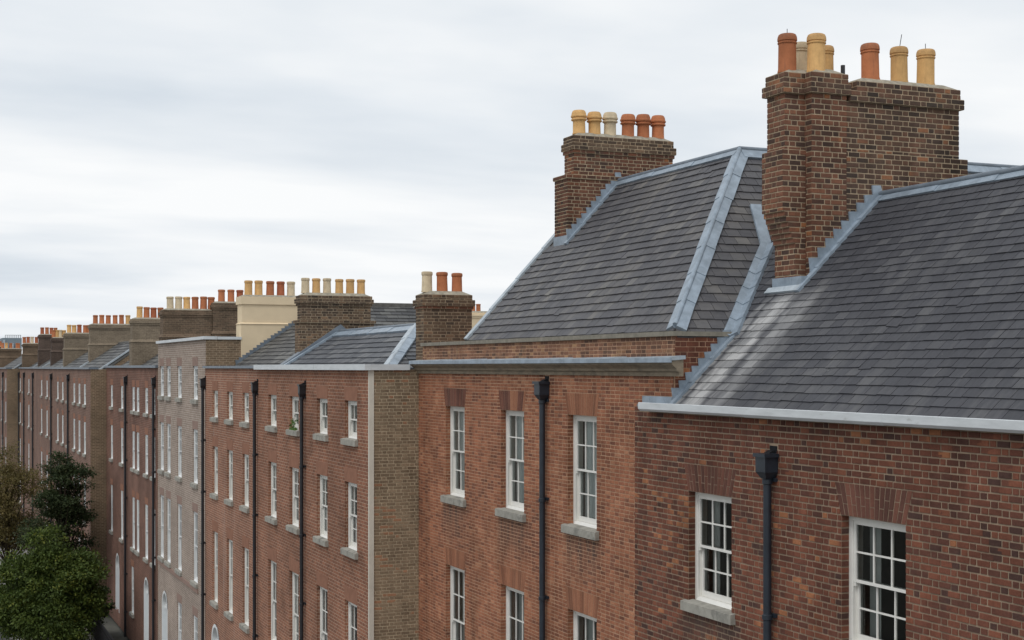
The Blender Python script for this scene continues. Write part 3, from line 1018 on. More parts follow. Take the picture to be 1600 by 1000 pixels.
def pot_mesh(kind, mat):
    if (kind, mat) in POT: return POT[(kind, mat)]
    m = MB()
    if kind == 'tall':       # straight shaft, collar, rounded hood
        pr = [(0.150, 0), (0.153, 0.02), (0.143, 0.06), (0.138, 0.44), (0.139, 0.45), (0.151, 0.455), (0.153, 0.47), (0.141, 0.478), (0.141, 0.492), (0.154, 0.498), (0.155, 0.52),
              (0.15, 0.56), (0.137, 0.592), (0.118, 0.604), (0.112, 0.60), (0.105, 0.5)]
    elif kind == 'bulb':     # short shaft with a flared louvred crown
        pr = [(0.145, 0), (0.147, 0.02), (0.135, 0.04), (0.13, 0.27), (0.135, 0.285), (0.165, 0.30), (0.17, 0.32), (0.15, 0.335), (0.15, 0.35), (0.172, 0.37), (0.172, 0.40),
              (0.16, 0.41), (0.152, 0.46), (0.135, 0.50), (0.118, 0.515), (0.1, 0.51), (0.095, 0.42)]
    else:                    # plain roll-top
        pr = [(0.155, 0), (0.157, 0.02), (0.147, 0.05), (0.138, 0.44), (0.15, 0.452), (0.156, 0.475), (0.155, 0.52), (0.145, 0.54), (0.12, 0.55), (0.108, 0.54), (0.1, 0.46)]
    m.lathe((0, 0, 0), pr, 24, True)
    POT[(kind, mat)] = local_mesh('chimney_pot', m, mat, True)
    return POT[(kind, mat)]


def pots(stack, u, vs, z, kind, mats, sc=1.0, js=0.04):
    for v, mt in zip(vs, mats):
        o = inst('chimney_pot', pot_mesh(kind, mt), stack, (u, v, z))
        k = sc * random.uniform(1 - js, 1 + js)
        o.scale = (sc * random.uniform(0.97, 1.03), sc * random.uniform(0.97, 1.03), k)
        o.rotation_euler = (random.uniform(-0.02, 0.02), random.uniform(-0.02, 0.02), random.uniform(0, 6))


def stack_geo(house, segs, course, mat_fn, mortar, single, seed, top=None, rough_pots=None):
    """segs: boxes (u0,u1,v0,v1,z0,z1); real bricks on the street face and the face towards the eye"""
    core = MB()
    parts = []
    for i, (u0, u1, v0, v1, z0, z1) in enumerate(segs):
        core.box(u0, u1, v0, v1, z0, z1)
        mt = mat_fn(i)
        parts.append((Frame('S', v0), lay_bricks(u0 - 0.006, u1 + 0.006, z0, z1, course, seed=seed + i), mt))
        parts.append((Frame('E', u0), lay_bricks(v0 - 0.006, v1 + 0.006, z0, z1, course, seed=seed + 50 + i), mt))
        parts.append((Frame('W', u1), lay_bricks(v0 - 0.006, v1 + 0.006, z0, z1, course, seed=seed + 90 + i), mt))
    o = mk('chimney_stack', core, mortar, house)
    brick_set(parts, o, single, seed=seed)
    if top:
        f = MB()
        for (u0, u1, v0, v1, z) in top:
            k = min(0.14, (u1 - u0) * 0.28)
            f.frustum((u0, u1, v0, v1), (u0 + k, u1 - k, v0 + k * 1.4, v1 - k * 1.4), z, z + 0.09)
        mk('flaunching', f, 'flaunching', o)
    return o


def stack_tex(house, u0, u1, v0, v1, z0, z1, mat, band=None, cap=0.28, over=0.06, capmat=None):
    m = MB()
    zc = z1 - cap
    if band:
        m.box(u0 - 0.05, u1 + 0.05, v0 - 0.05, v1 + 0.05, z0, band)
        m.frustum((u0 - 0.09, u1 + 0.09, v0 - 0.09, v1 + 0.09), (u0 - 0.002, u1 + 0.002, v0 - 0.002, v1 + 0.002), band, band + 0.14)
        m.box(u0, u1, v0, v1, band + 0.02, zc)
    else:
        m.box(u0, u1, v0, v1, z0, zc)
    o = mk('chimney_stack', m, mat, house)
    c = MB()
    c.box(u0 - over * 0.5, u1 + over * 0.5, v0 - over * 0.5, v1 + over * 0.5, zc, zc + cap * 0.3)
    c.box(u0 - over, u1 + over, v0 - over, v1 + over, zc + cap * 0.3 + 0.001, z1 - 0.09)
    c.box(u0 - over * 0.3, u1 + over * 0.3, v0 - over * 0.3, v1 + over * 0.3, z1 - 0.089, z1)
    mk('cap', c, capmat or mat, o)
    f = MB()
    f.frustum((u0, u1, v0, v1), (u0 + 0.12, u1 - 0.12, v0 + 0.15, v1 - 0.15), z1 + 0.001, z1 + 0.07)
    mk('flaunching', f, 'flaunching', o)
    return o


# ------------------------------------------------------------------ slates
class Slope:
    """a: horizontal run, s: metres up the slope.  kind 'F' rises away from the street, 'E' rises along the street away from the eye, 'B' falls to the back"""

    def __init__(s, kind, h0, z0, pitch):
        s.kind = kind; s.h0 = h0; s.z0 = z0; s.c = cos(pitch); s.s = sin(pitch)

    def pt(s, a, t, d):
        h = s.h0 + t * s.c - d * s.s
        z = s.z0 + t * s.s + d * s.c
        return (a, h, z) if s.kind == 'F' else (h, a, z)

    @property
    def flip(s): return s.kind == 'E'

    def nrm(s):
        return (0, -s.s, s.c) if s.kind == 'F' else (-s.s, 0, s.c)


def lay_slates(length, gauge, lo, hi, width, holes=(), seed=0, first=0.0):
    """list of slates (b0,b1,t0,t1, s0,s1): bottom and top a-range; lo/hi functions of s"""
    rn = random.Random(seed)
    out = []
    n = int(math.ceil(length / gauge))
    for i in range(n):
        s0 = first + i * gauge
        s1 = min(s0 + gauge * 1.16, length)
        sv = min(s0 + gauge, length)
        if s1 - s0 < 0.03: continue
        a0 = min(lo(s0), lo(sv)); a1 = max(hi(s0), hi(sv))
        x = math.floor(a0 / width) * width - (width / 2 if i % 2 else 0)
        while x < a1:
            w = width * rn.uniform(0.93, 1.07)
            p, q = x, x + w
            x += w
            b0, b1 = max(p, lo(s0)), min(q, hi(s0))
            t0, t1 = max(p, lo(s1)), min(q, hi(s1))
            if b1 - b0 < 0.01 and t1 - t0 < 0.01: continue
            if b1 < b0: b0 = b1 = min(max((b0 + b1) / 2, lo(s0)), hi(s0))
            if t1 < t0: t0 = t1 = min(max((t0 + t1) / 2, lo(s1)), hi(s1))
            mid = (p + q) / 2
            if any(h[0] < mid < h[1] and h[2] < (s0 + sv) / 2 < h[3] for h in holes): continue
            out.append((b0 + 0.0045, b1 - 0.0045, t0 + 0.0045, t1 - 0.0045, s0 + rn.uniform(-0.006, 0.006), s1))
    return out


def slate_roof(house, slope, sl, mat, single, seed=0, name='roof', deck=None, lift=0.02):
    """deck: polygon of points (a,s)"""
    rn = random.Random(seed)
    d = MB()
    pts = [slope.pt(a, s, -0.03) for a, s in deck]
    if slope.flip: pts.reverse()
    d.slab(pts, slope.nrm(), 0.12)
    ro = mk(name, d, mat, house)
    arr = []
    for t in sl:
        am, sm = (t[0] + t[1]) / 2, (t[4] + t[5]) / 2
        p = slope.pt(am, sm, 0)
        px, py, dd = project(*p)
        vis = 0 < px < 1600 and 0 < py < 1000
        arr.append(((t[1] - t[0]) / dd ** 2 if vis else 0, t))
    arr.sort(key=lambda x: -x[0])
    rest = MB()
    for k, (ar, t) in enumerate(arr):
        b0, b1, t0, t1, s0, s1 = t
        j = rn.uniform(-0.003, 0.004)
        tl = rn.uniform(-0.004, 0.004)
        if rn.random() < 0.012:
            sh = rn.uniform(0.015, 0.04); s0 -= sh; s1 -= sh; tl = rn.uniform(-0.012, 0.012)
        top = 0.003
        P = [(b0, s0 + tl, lift + j), (b1, s0 - tl, lift + j + rn.uniform(-0.002, 0.002)), (t1, s1, top), (t0, s1, top),
             (b0, s0 + tl, -0.004), (b1, s0 - tl, -0.004), (t1, s1, top - 0.012), (t0, s1, top - 0.012)]
        F = [(0, 1, 2, 3), (4, 5, 1, 0), (5, 6, 2, 1), (7, 4, 0, 3)]
        if slope.flip: F = [tuple(reversed(f)) for f in F]
        Q = [slope.pt(*p) for p in P]
        if k < single and ar > 0:
            m = MB(); m.add(Q, F, 0.0)
            mk('slate', m, mat, ro)
        else:
            rest.add(Q, F, rn.random())
    if rest.f:
        o = mk('slates', rest, mat, ro); o['kind'] = 'stuff'
    return ro


def lead_strip(parent, p0, p1, wdir, width, nrm, mat='lead', seg=0.75, name='lead_strip', t=0.012, off=0.022):
    """lead bays along p0->p1 lying on nrm, spreading by width along wdir; each bay laps the one below"""
    p0, p1, wdir, nrm = [np.array(x, float) for x in (p0, p1, wdir, nrm)]
    L = np.linalg.norm(p1 - p0); n = max(1, int(round(L / seg)))
    for i in range(n):
        a = p0 + (p1 - p0) * (i / n - (0.012 if i else 0)); b = p0 + (p1 - p0) * ((i + 1) / n)
        ja, jb = random.uniform(-0.008, 0.008), random.uniform(-0.008, 0.008)
        lift0, lift1 = t + 0.012 + off, t + off
        Q = [a, b, b + wdir * (width + jb), a + wdir * (width + ja)]
        T = [Q[0] + nrm * lift0, Q[1] + nrm * lift1, Q[2] + nrm * (lift1 - 0.002), Q[3] + nrm * (lift0 - 0.002)]
        B = [q - nrm * 0.02 for q in Q]
        m = MB()
        F = [(0, 1, 2, 3), (7, 6, 5, 4), (0, 4, 5, 1), (1, 5, 6, 2), (2, 6, 7, 3), (3, 7, 4, 0)]
        c = np.cross(Q[1] - Q[0], Q[3] - Q[0])
        if np.dot(c, nrm) < 0: F = [tuple(reversed(f)) for f in F]
        m.add(T + B, F)
        mk(name, m, mat, parent)


def step_flashing(parent, u, v0, v1, zline, step_v, mat='lead', proud=0.016, rise=0.16, name='flashing_step', soak=0.13, slope=None):
    """stepped lead on a wall facing the eye (u = const) above a slope z = zline(v)"""
    n = int(round((v1 - v0) / step_v))
    for i in range(n):
        a = v0 + (v1 - v0) * i / n; b = v0 + (v1 - v0) * (i + 1) / n
        za, zb = zline(a), zline(b)
        top = zb + rise * random.uniform(0.62, 0.78)
        up = u - proud - 0.003 * (i % 2)
        P = [(a - 0.012, za - 0.01), (b, zb - 0.01), (b, zb + rise * 0.45), (b - 0.02, top), (a - 0.035, top - random.uniform(0, 0.012)), (a - 0.012, za + rise * 0.4)]
        m = MB()
        k = len(P)
        V = [(up, v, z) for v, z in P] + [(u + 0.01, v, z) for v, z in P]
        F = [tuple(reversed(range(k))), tuple(range(k, 2 * k))]
        for q in range(k):
            r = (q + 1) % k
            F.append((q, r, r + k, q + k))
        m.add(V, F)
        mk(name, m, mat, parent)


def roll(parent, p0, p1, r=0.035, mat='lead', name='ridge_roll'):
    m = MB(); m.tube(p0, p1, r, seg=12)
    return mk(name, m, mat, parent, smooth=True)



# ------------------------------------------------------------------ ground, road, pavement
GZ = -H
struct('ground', MB().box(-300, 900, -500, 600, GZ - 1.0, GZ - 0.16), 'ground')
struct('road', MB().box(-60, 420, -4.0, 4.6, GZ - 0.5, GZ - 0.13), 'asphalt')
struct('pavement', MB().box(-60, 420, 4.76, 8.0, GZ - 0.4, GZ), 'paving')
struct('far_pavement', MB().box(-60, 420, -7.5, -4.16, GZ - 0.4, GZ), 'paving')
for nm, a in (('kerb', 4.6), ('far_kerb', -4.15)):
    struct(nm, MB().box(-60, 420, a + 0.001, a + 0.15, GZ - 0.4, GZ + 0.012), 'kerb_stone')
mk_ = MB()
for k in range(46):
    mk_.box(k * 6.0, k * 6.0 + 3.0, 0.25, 0.37, GZ - 0.128, GZ - 0.122)
struct('road_marking', mk_, 'road_paint')


def snap(z, top, c): return top - round((top - z) / c) * c


def tex_facade(house, fr, a0, a1, z0, z1, wins, mat, arches=()):
    """wins: list of (uc,z0,w,h); arches: list of (uc, zspring, w) doors"""
    holes = [(u - w / 2, u + w / 2, z, z + h) for u, z, w, h in wins]
    holes += [(u - w / 2, u + w / 2, zb, zs + w / 2) for u, zb, zs, w in arches]
    return mk('wall', wall_skin(fr, a0, a1, z0, z1, holes, 0.3), mat, house)


def lintel(house, uc, vf, z1, w, ht, mat, n=0):
    m = MB()
    s = 0.06
    m.add([(uc - w / 2, vf - 0.006, z1), (uc + w / 2, vf - 0.006, z1), (uc + w / 2 + s, vf - 0.006, z1 + ht), (uc - w / 2 - s, vf - 0.006, z1 + ht),
           (uc - w / 2, vf + 0.1, z1), (uc + w / 2, vf + 0.1, z1), (uc + w / 2 + s, vf + 0.1, z1 + ht), (uc - w / 2 - s, vf + 0.1, z1 + ht)],
          [(0, 1, 2, 3), (4, 5, 1, 0), (1, 5, 6, 2), (2, 6, 7, 3), (3, 7, 4, 0)])
    return mk('lintel', m, mat, house)


def arch_door(house, uc, vf, zb, zs, w, wallmat, leaf='door_paint'):
    """door with a semicircular fanlight, white painted reveal arch"""
    r = w / 2
    n = 14
    sp = MB()
    for i in range(n):
        t0, t1 = pi * i / n, pi * (i + 1) / n
        p0 = (uc + r * cos(t0), vf, zs + r * sin(t0)); p1 = (uc + r * cos(t1), vf, zs + r * sin(t1))
        q0 = (p0[0], vf, zs + r); q1 = (p1[0], vf, zs + r)
        sp.quad(p1, p0, q0, q1)
    d = MB()
    for i in range(n):      # white arch ring
        t0, t1 = pi * i / n, pi * (i + 1) / n
        for (ra, rb, va, vb) in ((r, r - 0.11, vf - 0.02, vf - 0.02), (r - 0.11, r - 0.11, vf - 0.02, vf + 0.25)):
            d.quad((uc + ra * cos(t1), va, zs + ra * sin(t1)), (uc + ra * cos(t0), va, zs + ra * sin(t0)),
                   (uc + rb * cos(t0), vb, zs + rb * sin(t0)), (uc + rb * cos(t1), vb, zs + rb * sin(t1)))
    for s in (-1, 1):
        x = sorted((uc + s * r, uc + s * (r - 0.11)))
        d.box(x[0], x[1], vf - 0.02, vf + 0.25, zb, zs)
    d.box(uc - r + 0.11, uc + r - 0.11, vf + 0.12, vf + 0.26, zs - 0.14, zs + 0.04)
    o = mk('door', d, 'cool_white_paint', house)
    mk('spandrel', sp, wallmat, o)
    lf = MB()
    lf.box(uc - r + 0.12, uc + r - 0.12, vf + 0.2, vf + 0.25, zb, zs - 0.14)
    for a in (-1, 1):
        for (p, q) in ((0.2, 0.9), (1.05, 1.9)):
            x = sorted((uc + a * 0.08, uc + a * (r - 0.22)))
            lf.box(x[0], x[1], vf + 0.185, vf + 0.199, zb + p, min(zb + q, zs - 0.25))
    mk('door_leaf', lf, leaf, o)
    fl = MB()
    P = [(uc + (r - 0.11) * cos(pi * i / n), vf + 0.2, zs + 0.04 + (r - 0.13) * sin(pi * i / n)) for i in range(n + 1)]
    fl.add(P, [tuple(range(len(P)))])
    mk('fanlight', fl, 'glass', o)
    bk = MB(); bk.box(uc - r, uc + r, vf + 0.32, vf + 0.5, zb, zs + r)
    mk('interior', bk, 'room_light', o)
    gb = MB()
    for t in (0.25, 0.5, 0.75):
        gb.tube((uc, vf + 0.19, zs + 0.04), (uc + (r - 0.12) * cos(pi * t), vf + 0.19, zs + 0.04 + (r - 0.14) * sin(pi * t)), 0.014, seg=6)
    mk('glazing_bar', gb, 'cool_white_paint', o)
    return o


# ------------------------------------------------------------------ 1. the near house (right) with the great stack
VA, CA, ZA = 10.8, 0.082, -0.62
KA = 0.98                                   # roof rise per metre
UB, VB = 19.7, 11.0                         # corner of the second house
zA = lambda v: -0.56 + KA * (v - 11.0)
VRA = 14.35
ZRA = zA(VRA)
hA = thing('brick_house', 'nearest dark red brick house with long slate roof, pale gutter and largest chimney stack', 'house', (14.5, 14.0, GZ))
winsA = []
for (ua, ub) in ((17.65, 18.88), (13.78, 15.05)):
    zt = snap(-1.84, ZA, CA); zb = snap(-3.46, ZA, CA)
    winsA.append(((ua + ub) / 2, zb, ub - ua, zt - zb))
fA = Frame('S', VA)
holesA = [(u - w / 2, u + w / 2, z, z + h) for u, z, w, h in winsA]
skin = wall_skin(fA, 8.5, 20.6, -4.8, ZA, holesA, RD + 0.01)
skin.box(8.52, 20.59, VA + 0.16, VA + 0.3, ZA - 0.1, ZA - 0.01)
wA = mk('wall', skin, 'mortar_near', hA)
AH = 5 * CA; SPL = 0.13


def rect_holes(wins, ah, splay, extra=()):
    fs = []
    for u, z, w, h in wins:
        def f(zm, u=u, z=z, w=w, h=h):
            if z < zm < z + h: return [(u - w / 2, u + w / 2)]
            if z + h < zm < z + h + ah:
                t = (zm - z - h) / ah
                return [(u - w / 2 - splay * t - 0.004, u + w / 2 + splay * t + 0.004)]
            return []
        fs.append(f)
    return fs + list(extra)


uPA = 16.58
outlet_gapA = lambda zm: [(uPA - 0.12, uPA + 0.1)] if -1.15 < zm < -1.06 else []
partsA = [(fA, lay_bricks(8.5, 20.6, -4.8, ZA, CA, rect_holes(winsA, AH, SPL, [outlet_gapA]), seed=3, bond='rand', joint=0.016, L=0.21, hd=0.115, vj=0.019), 'brick_near')]
for u, z, w, h in winsA:
    partsA.append((Frame('E', u + w / 2), lay_bricks(VA + 0.002, VA + RD - 0.002, z, z + h, CA, seed=9), 'brick_near'))
partsA.append((Frame('W', 20.6), lay_bricks(VA, VB, -4.8, ZA, CA, seed=11), 'brick_near'))
brick_set(partsA, wA, 300, proud=0.009, ins=0.0045, seed=5)
low = MB()
low.box(8.5, 20.6, VA - 0.008, VA + 0.3, GZ, -4.8)
low.box(8.5, 8.8, VA + 0.32, 17.6, GZ, -0.62)
low.box(8.82, 20.5, 17.3, 17.6, GZ, -0.62)
low.add([(8.5, VA + 0.1, -0.62), (8.5, 17.6, -0.62), (8.5, VRA, ZRA - 0.12), (8.8, VA + 0.1, -0.62), (8.8, 17.6, -0.62), (8.8, VRA, ZRA - 0.12)],
        [(0, 2, 1), (3, 4, 5), (0, 3, 5, 2), (1, 2, 5, 4)])
low.box(20.3, 20.6, VA + 0.005, VB - 0.012, -4.8, ZA - 0.02)
mk('side_wall', low, 'wall_near_low', hA)
for i, (u, z, w, h) in enumerate(winsA):
    window(hA, u, VA, z, w, h, 3, 2, 'near', 'white_paint', 'curtain')
    flat_arch(hA, u, VA, z + h, w, AH, 15, SPL, 'brick_arch_dark')
downpipe(hA, uPA, VA, -1.16, GZ, 'pipe_blue', True, 0.056, 18)
# gutter in lapped lengths
for k, (ua, ub) in enumerate(((20.12, 17.0), (17.04, 13.98), (14.02, 10.9), (10.94, 8.4))):
    o_ = 0.004 * (k % 2)
    g = MB()
    g.prism_u([(10.80, -0.685 - o_), (10.635 - o_, -0.685 - o_), (10.60 - o_, -0.65), (10.60 - o_, -0.555), (10.615, -0.548), (10.632, -0.555), (10.64, -0.66), (10.80, -0.66)], min(ua, ub), max(ua, ub))
    mk('gutter', g, 'zinc_gutter', hA)
# roof
sA = Slope('F', 10.86, zA(10.86), atan(KA))
cA = sA.c
LA = (VRA - 10.86) / cA
KB = 1.0875                                  # rise of the second house's side slope
ZB0 = 0.46                                   # its foot
vOf = lambda s: 10.86 + s * cA


def hiA(s):
    v = vOf(s)
    if v < 12.04: return 19.66
    return 19.7 + max(0.0, zA(v) - ZB0) / KB


V0, U1C, UBK = 12.62, 19.12, 19.7            # great stack: front face, near face, back
VST, U2C = 13.05, 18.96
V0L = 12.85                                  # foot of the stack on the slope
VRE, VEN = 13.7, 15.93
slA = lay_slates(LA, 0.163, lambda s: 8.45, hiA, 0.262, [(U2C + 0.02, UBK + 0.1, (V0L - 10.86) / cA, 9)], seed=4)
rA = slate_roof(hA, sA, slA, 'slate_near', 300, seed=4, deck=[(8.45, 0), (19.66, 0), (19.66, (12.04 - 10.86) / cA), (hiA(LA), LA), (8.45, LA)])
bk = MB(); bk.slab([(21.6, VRA, ZRA - 0.02), (21.6, 17.6, ZRA - 3.2), (8.45, 17.6, ZRA - 3.2), (8.45, VRA, ZRA - 0.02)], (0, 0.7, 0.7), 0.1)
mk('rear_slope', bk, 'slate_near', rA)
# lead ridge
ldA = part_empty('lead_work', hA, (14, VRA, ZRA))
nA = np.array(sA.nrm())
dn = np.array([0, -sA.c, -sA.s])
lead_strip(ldA, (8.45, VRA, ZRA), (U2C - 0.02, VRA, ZRA), dn, 0.14, nA, 'lead', 1.3, 'ridge_flashing', 0.014)
lead_strip(ldA, (8.45, VRA, ZRA), (U2C - 0.02, VRA, ZRA), np.array([0, sA.c, -sA.s]), 0.2, np.array([0, sA.s, sA.c]), 'lead', 1.3, 'ridge_flashing', 0.014)
roll(ldA, (8.45, VRA, ZRA + 0.05), (U2C - 0.02, VRA, ZRA + 0.05), 0.048, 'lead_dark')
# stepped flashings: against the second house's side wall, and up the stack
step_flashing(ldA, UB, 11.0, 12.04, zA, 0.118, rise=0.2, proud=0.02)
lead_strip(ldA, sA.pt(UB - 0.02, 0.1, 0.02), sA.pt(UB - 0.02, (12.06 - 10.86) / cA, 0.02), (-1, 0, 0), 0.10, nA, 'lead', 0.6, 'soaker', 0.006)
step_flashing(ldA, U2C, VST - 0.02, VRA + 0.02, zA, 0.15, rise=0.22, proud=0.02)
lead_strip(ldA, sA.pt(U2C, (V0L - 0.1 - 10.86) / cA, 0.02), sA.pt(U2C, LA, 0.02), (-1, 0, 0), 0.11, nA, 'lead', 0.6, 'soaker', 0.006)
ap = MB()
zf = zA(V0L)
for k in range(3):
    a_, b_ = U2C - 0.05 + k * 0.27, U2C - 0.05 + (k + 1) * 0.27 + 0.01
    ap.box(a_, b_, V0L - 0.025 - 0.004 * (k % 2), V0L + 0.3, zf - 0.1, zf + 0.17)
mk('apron', ap, 'lead', ldA)
lead_strip(ldA, sA.pt(U2C - 0.06, (V0L - 10.86) / cA - 0.01, 0.02), sA.pt(UBK + 0.12, (V0L - 10.86) / cA - 0.01, 0.02), dn, 0.12, nA, 'lead_pale', 0.9, 'apron_skirt', 0.008)
up_ = MB()
for k in range(4):
    up_.box(19.72 + k * 0.24, 19.72 + (k + 1) * 0.24 + 0.008, VB - 0.02 - 0.004 * (k % 2), VB + 0.01, ZA - 0.06, -0.46)
mk('upstand', up_, 'lead', ldA)
up2 = MB(); up2.box(19.6, 20.5, VA - 0.02, VB - 0.005, ZA + 0.002, ZA + 0.03)
mk('ledge_lead', up2, 'lead_dark', ldA)

# great stack
cs = 0.083
corb = [(U1C, UBK - 0.02, V0L, VST + 0.05, 0.3, 1.95)]
for k in range(6):
    corb.append((U1C, UBK - 0.02 + 0.003 * k, V0L - (k + 1) * (V0L - V0) / 7, VST + 0.05, 1.95 + k * cs, 1.95 + (k + 1) * cs))
zc_ = 1.95 + 6 * cs
segs = [(U1C, UBK, V0, VST + 0.05, zc_, 3.42), (U1C + 0.03, UBK - 0.06, V0 + 0.06, VST + 0.05, 3.42, 4.30),
        (U2C, UBK + 0.1, VST, VRE, 0.3, 4.30), (U2C + 0.015, UBK + 0.1, VRE, VEN + 0.18, 0.3, 3.42), (U2C + 0.015, UBK + 0.1, VRE, VEN, 3.42, 4.22),
        (U1C - 0.03, UBK + 0.0, V0 - 0.0, VST, 4.30, 4.466), (U2C - 0.06, UBK + 0.14, VST - 0.05, VRE + 0.05, 4.301, 4.467),
        (U1C + 0.01, UBK - 0.04, V0 + 0.04, VST, 4.467, 4.633), (U2C - 0.02, UBK + 0.1, VST - 0.015, VRE + 0.02, 4.467, 4.633),
        (U2C - 0.045, UBK + 0.14, VRE + 0.051, VEN + 0.06, 4.22, 4.386), (U2C - 0.005, UBK + 0.1, VRE + 0.2, VEN + 0.015, 4.387, 4.553)]
segs += corb
def mfA(i): return 'brick_stack_red' if i in (0, 1, 2) or i > 10 else 'brick_stack'
stA = stack_geo(hA, segs, cs, mfA, 'mortar_stack', 0, 21,
                top=[(U1C + 0.02, UBK - 0.05, V0 + 0.05, VST + 0.4, 4.63), (U2C, UBK + 0.08, VST + 0.02, VRE, 4.634), (U2C + 0.01, UBK + 0.08, VRE + 0.22, VEN, 4.552)])
for (px, u, z, mt, k) in ((1230, 19.38, 4.665, 'terracotta', 1.02), (1251, 19.68, 4.665, 'cream_clay', 0.96), (1275, 19.17, 4.665, 'buff_clay', 1.0), (1290, 19.62, 4.665, 'buff_clay', 0.92),
                          (1360, 19.25, 4.63, 'terracotta', 1.0), (1405, 19.25, 4.63, 'buff_clay', 1.0), (1446, 19.25, 4.63, 'buff_clay', 1.0)):
    pots(stA, u, [V_(px, u)], z, 'tall', [mt], k, 0.01)
wr = MB()
for px, h, lean in ((1230, 0.02, 0), (1405, 0.13, 0.05), (1446, 0.02, 0), (1275, 0.0, 0)):
    u = 19.3
    wr.tube((u, V_(px, u), 5.2), (u, V_(px, u) + lean, 5.33 + h), 0.006, seg=5)
mk('wire', wr, 'iron', stA)
vp = MB(); vp.tube((19.3, V_(1317, 19.3), 4.5), (19.3, V_(1317, 19.3), 4.86), 0.035, seg=10)
mk('vent_pipe', vp, 'pipe_black', stA)

# ------------------------------------------------------------------ 2. the second house: stone cornice, parapet, hipped roof
CB, ZB = 0.066, -0.06
hB = thing('brick_house', 'orange red brick house with stone cornice, brick parapet and steep hipped slate roof', 'house', (25.7, 15.0, GZ))
winsB = []
for uc in (29.4, 26.18, 23.0):
    winsB.append((uc, snap(-2.83, ZB, CB), 1.2, snap(-0.86, ZB, CB) - snap(-2.83, ZB, CB)))
for uc in (29.4, 26.18, 23.0):
    winsB.append((uc, snap(-6.8, ZB, CB), 1.2, snap(-4.33, ZB, CB) - snap(-6.8, ZB, CB)))
fB = Frame('S', VB)
UBL = 31.8
holesB = [(u - w / 2, u + w / 2, z, z + h) for u, z, w, h in winsB]
wB = mk('wall', wall_skin(fB, UB, UBL, -7.2, ZB, holesB, RD + 0.01), 'mortar_corner', hB)
uPB = 24.5
outlet_gapB = lambda zm: [(uPB - 0.12, uPB + 0.1)] if -0.26 < zm < -0.12 else []
AHB = 6 * CB
partsB = [(fB, lay_bricks(UB, UBL, -7.2, ZB, CB, rect_holes(winsB, AHB, 0.1, [outlet_gapB]), seed=13, L=0.2, hd=0.15, joint=0.013, vj=0.022), 'brick_corner')]
for u, z, w, h in winsB:
    partsB.append((Frame('E', u + w / 2), lay_bricks(VB + 0.002, VB + RD - 0.002, z, z + h, CB, seed=9), 'brick_corner'))
fBp = Frame('S', VB + 0.03)
partsB.append((fBp, lay_bricks(UB, UBL - 0.2, 0.16, 0.49, CB, seed=15, L=0.2, hd=0.15, joint=0.013, vj=0.022), 'brick_parapet'))
fBe = Frame('E', UB)
partsB.append((fBe, lay_bricks(VB + 0.03, 12.3, -0.9, 0.49, 0.083, seed=16, joint=0.01), 'brick_near'))
pw = MB(); pw.box(UB, UBL - 0.2, VB + 0.03, VB + 0.36, -0.05, 0.49); pw.box(UB, UB + 0.3, VB + 0.361, 12.6, -1.2, 0.489); pw.box(UB, UB + 0.3, VB + 0.01, VB + 0.36, -1.2, -0.051)
mk('parapet', pw, 'mortar_corner', hB)
brick_set(partsB, wB, 300, proud=0.007, ins=0.0035, seed=6)
lw = MB()
lw.box(UB, UBL, VB - 0.006, VB + 0.3, GZ, -7.2)
lw.box(UB + 0.01, UB + 0.3, VB + 0.31, 20.0, GZ, -1.25)
lw.box(UB + 0.31, UBL, 19.7, 20.0, GZ, 0.0)
lw.box(UBL - 0.3, UBL, VB + 0.31, 19.69, GZ, 0.0)
lw.box(UB + 0.31, UBL - 0.31, VB + 0.37, 19.69, -0.15, -0.02)
mk('side_wall', lw, 'wall_corner_low', hB)
cop = MB()
cop.box(UB - 0.03, UBL - 0.17, VB - 0.02, VB + 0.14, 0.491, 0.565)
cop.box(UB - 0.035, UB + 0.2, VB + 0.141, 12.05, 0.489, 0.562)
mk('coping', cop, 'stone', hB)
cor = MB()
cor.prism_u([(VB + 0.02, -0.14), (VB - 0.045, -0.14), (VB - 0.05, -0.075), (VB - 0.09, -0.06), (VB - 0.10, -0.02), (VB - 0.17, 0.035), (VB - 0.185, 0.045), (VB - 0.185, 0.10), (VB - 0.15, 0.112), (VB + 0.02, 0.12)], UB - 0.28, UBL + 0.05)
mk('cornice', cor, 'stone_cornice', hB)
cl = part_empty('lead_work', hB, (25, 12, 0.1))
lead_strip(cl, (UB - 0.30, VB - 0.21, 0.125), (UBL + 0.06, VB - 0.21, 0.125), (0, 1, 0.08), 0.26, (0, -0.08, 1), 'lead_pale', 2.1, 'cornice_flashing', 0.006)
dl = MB(); dl.box(UB - 0.305, UBL + 0.065, VB - 0.225, VB - 0.2, 0.075, 0.145)
mk('drip_edge', dl, 'lead', cl)
for k, (u, z, w, h) in enumerate(winsB):
    window(hB, u, VB, z, w, h, 3, 2, 'near', 'white_paint', 'net' if k in (0, 1, 2) and k != 1 else ('curtain' if k != 1 else 'net'))
    odd = None
    mt = 'brick_arch'
    if k == 0: mt = 'brick_arch_dark'
    if k == 1: odd = {i: 'brick_arch_dark' for i in (8, 9, 10, 11, 12, 13, 1, 2, 3)}
    flat_arch(hB, u, VB, z + h, w, AHB, 14, 0.1, mt, 0.008, odd)
downpipe(hB, uPB, VB, -0.26, GZ, 'pipe_blue', True, 0.055, 16)

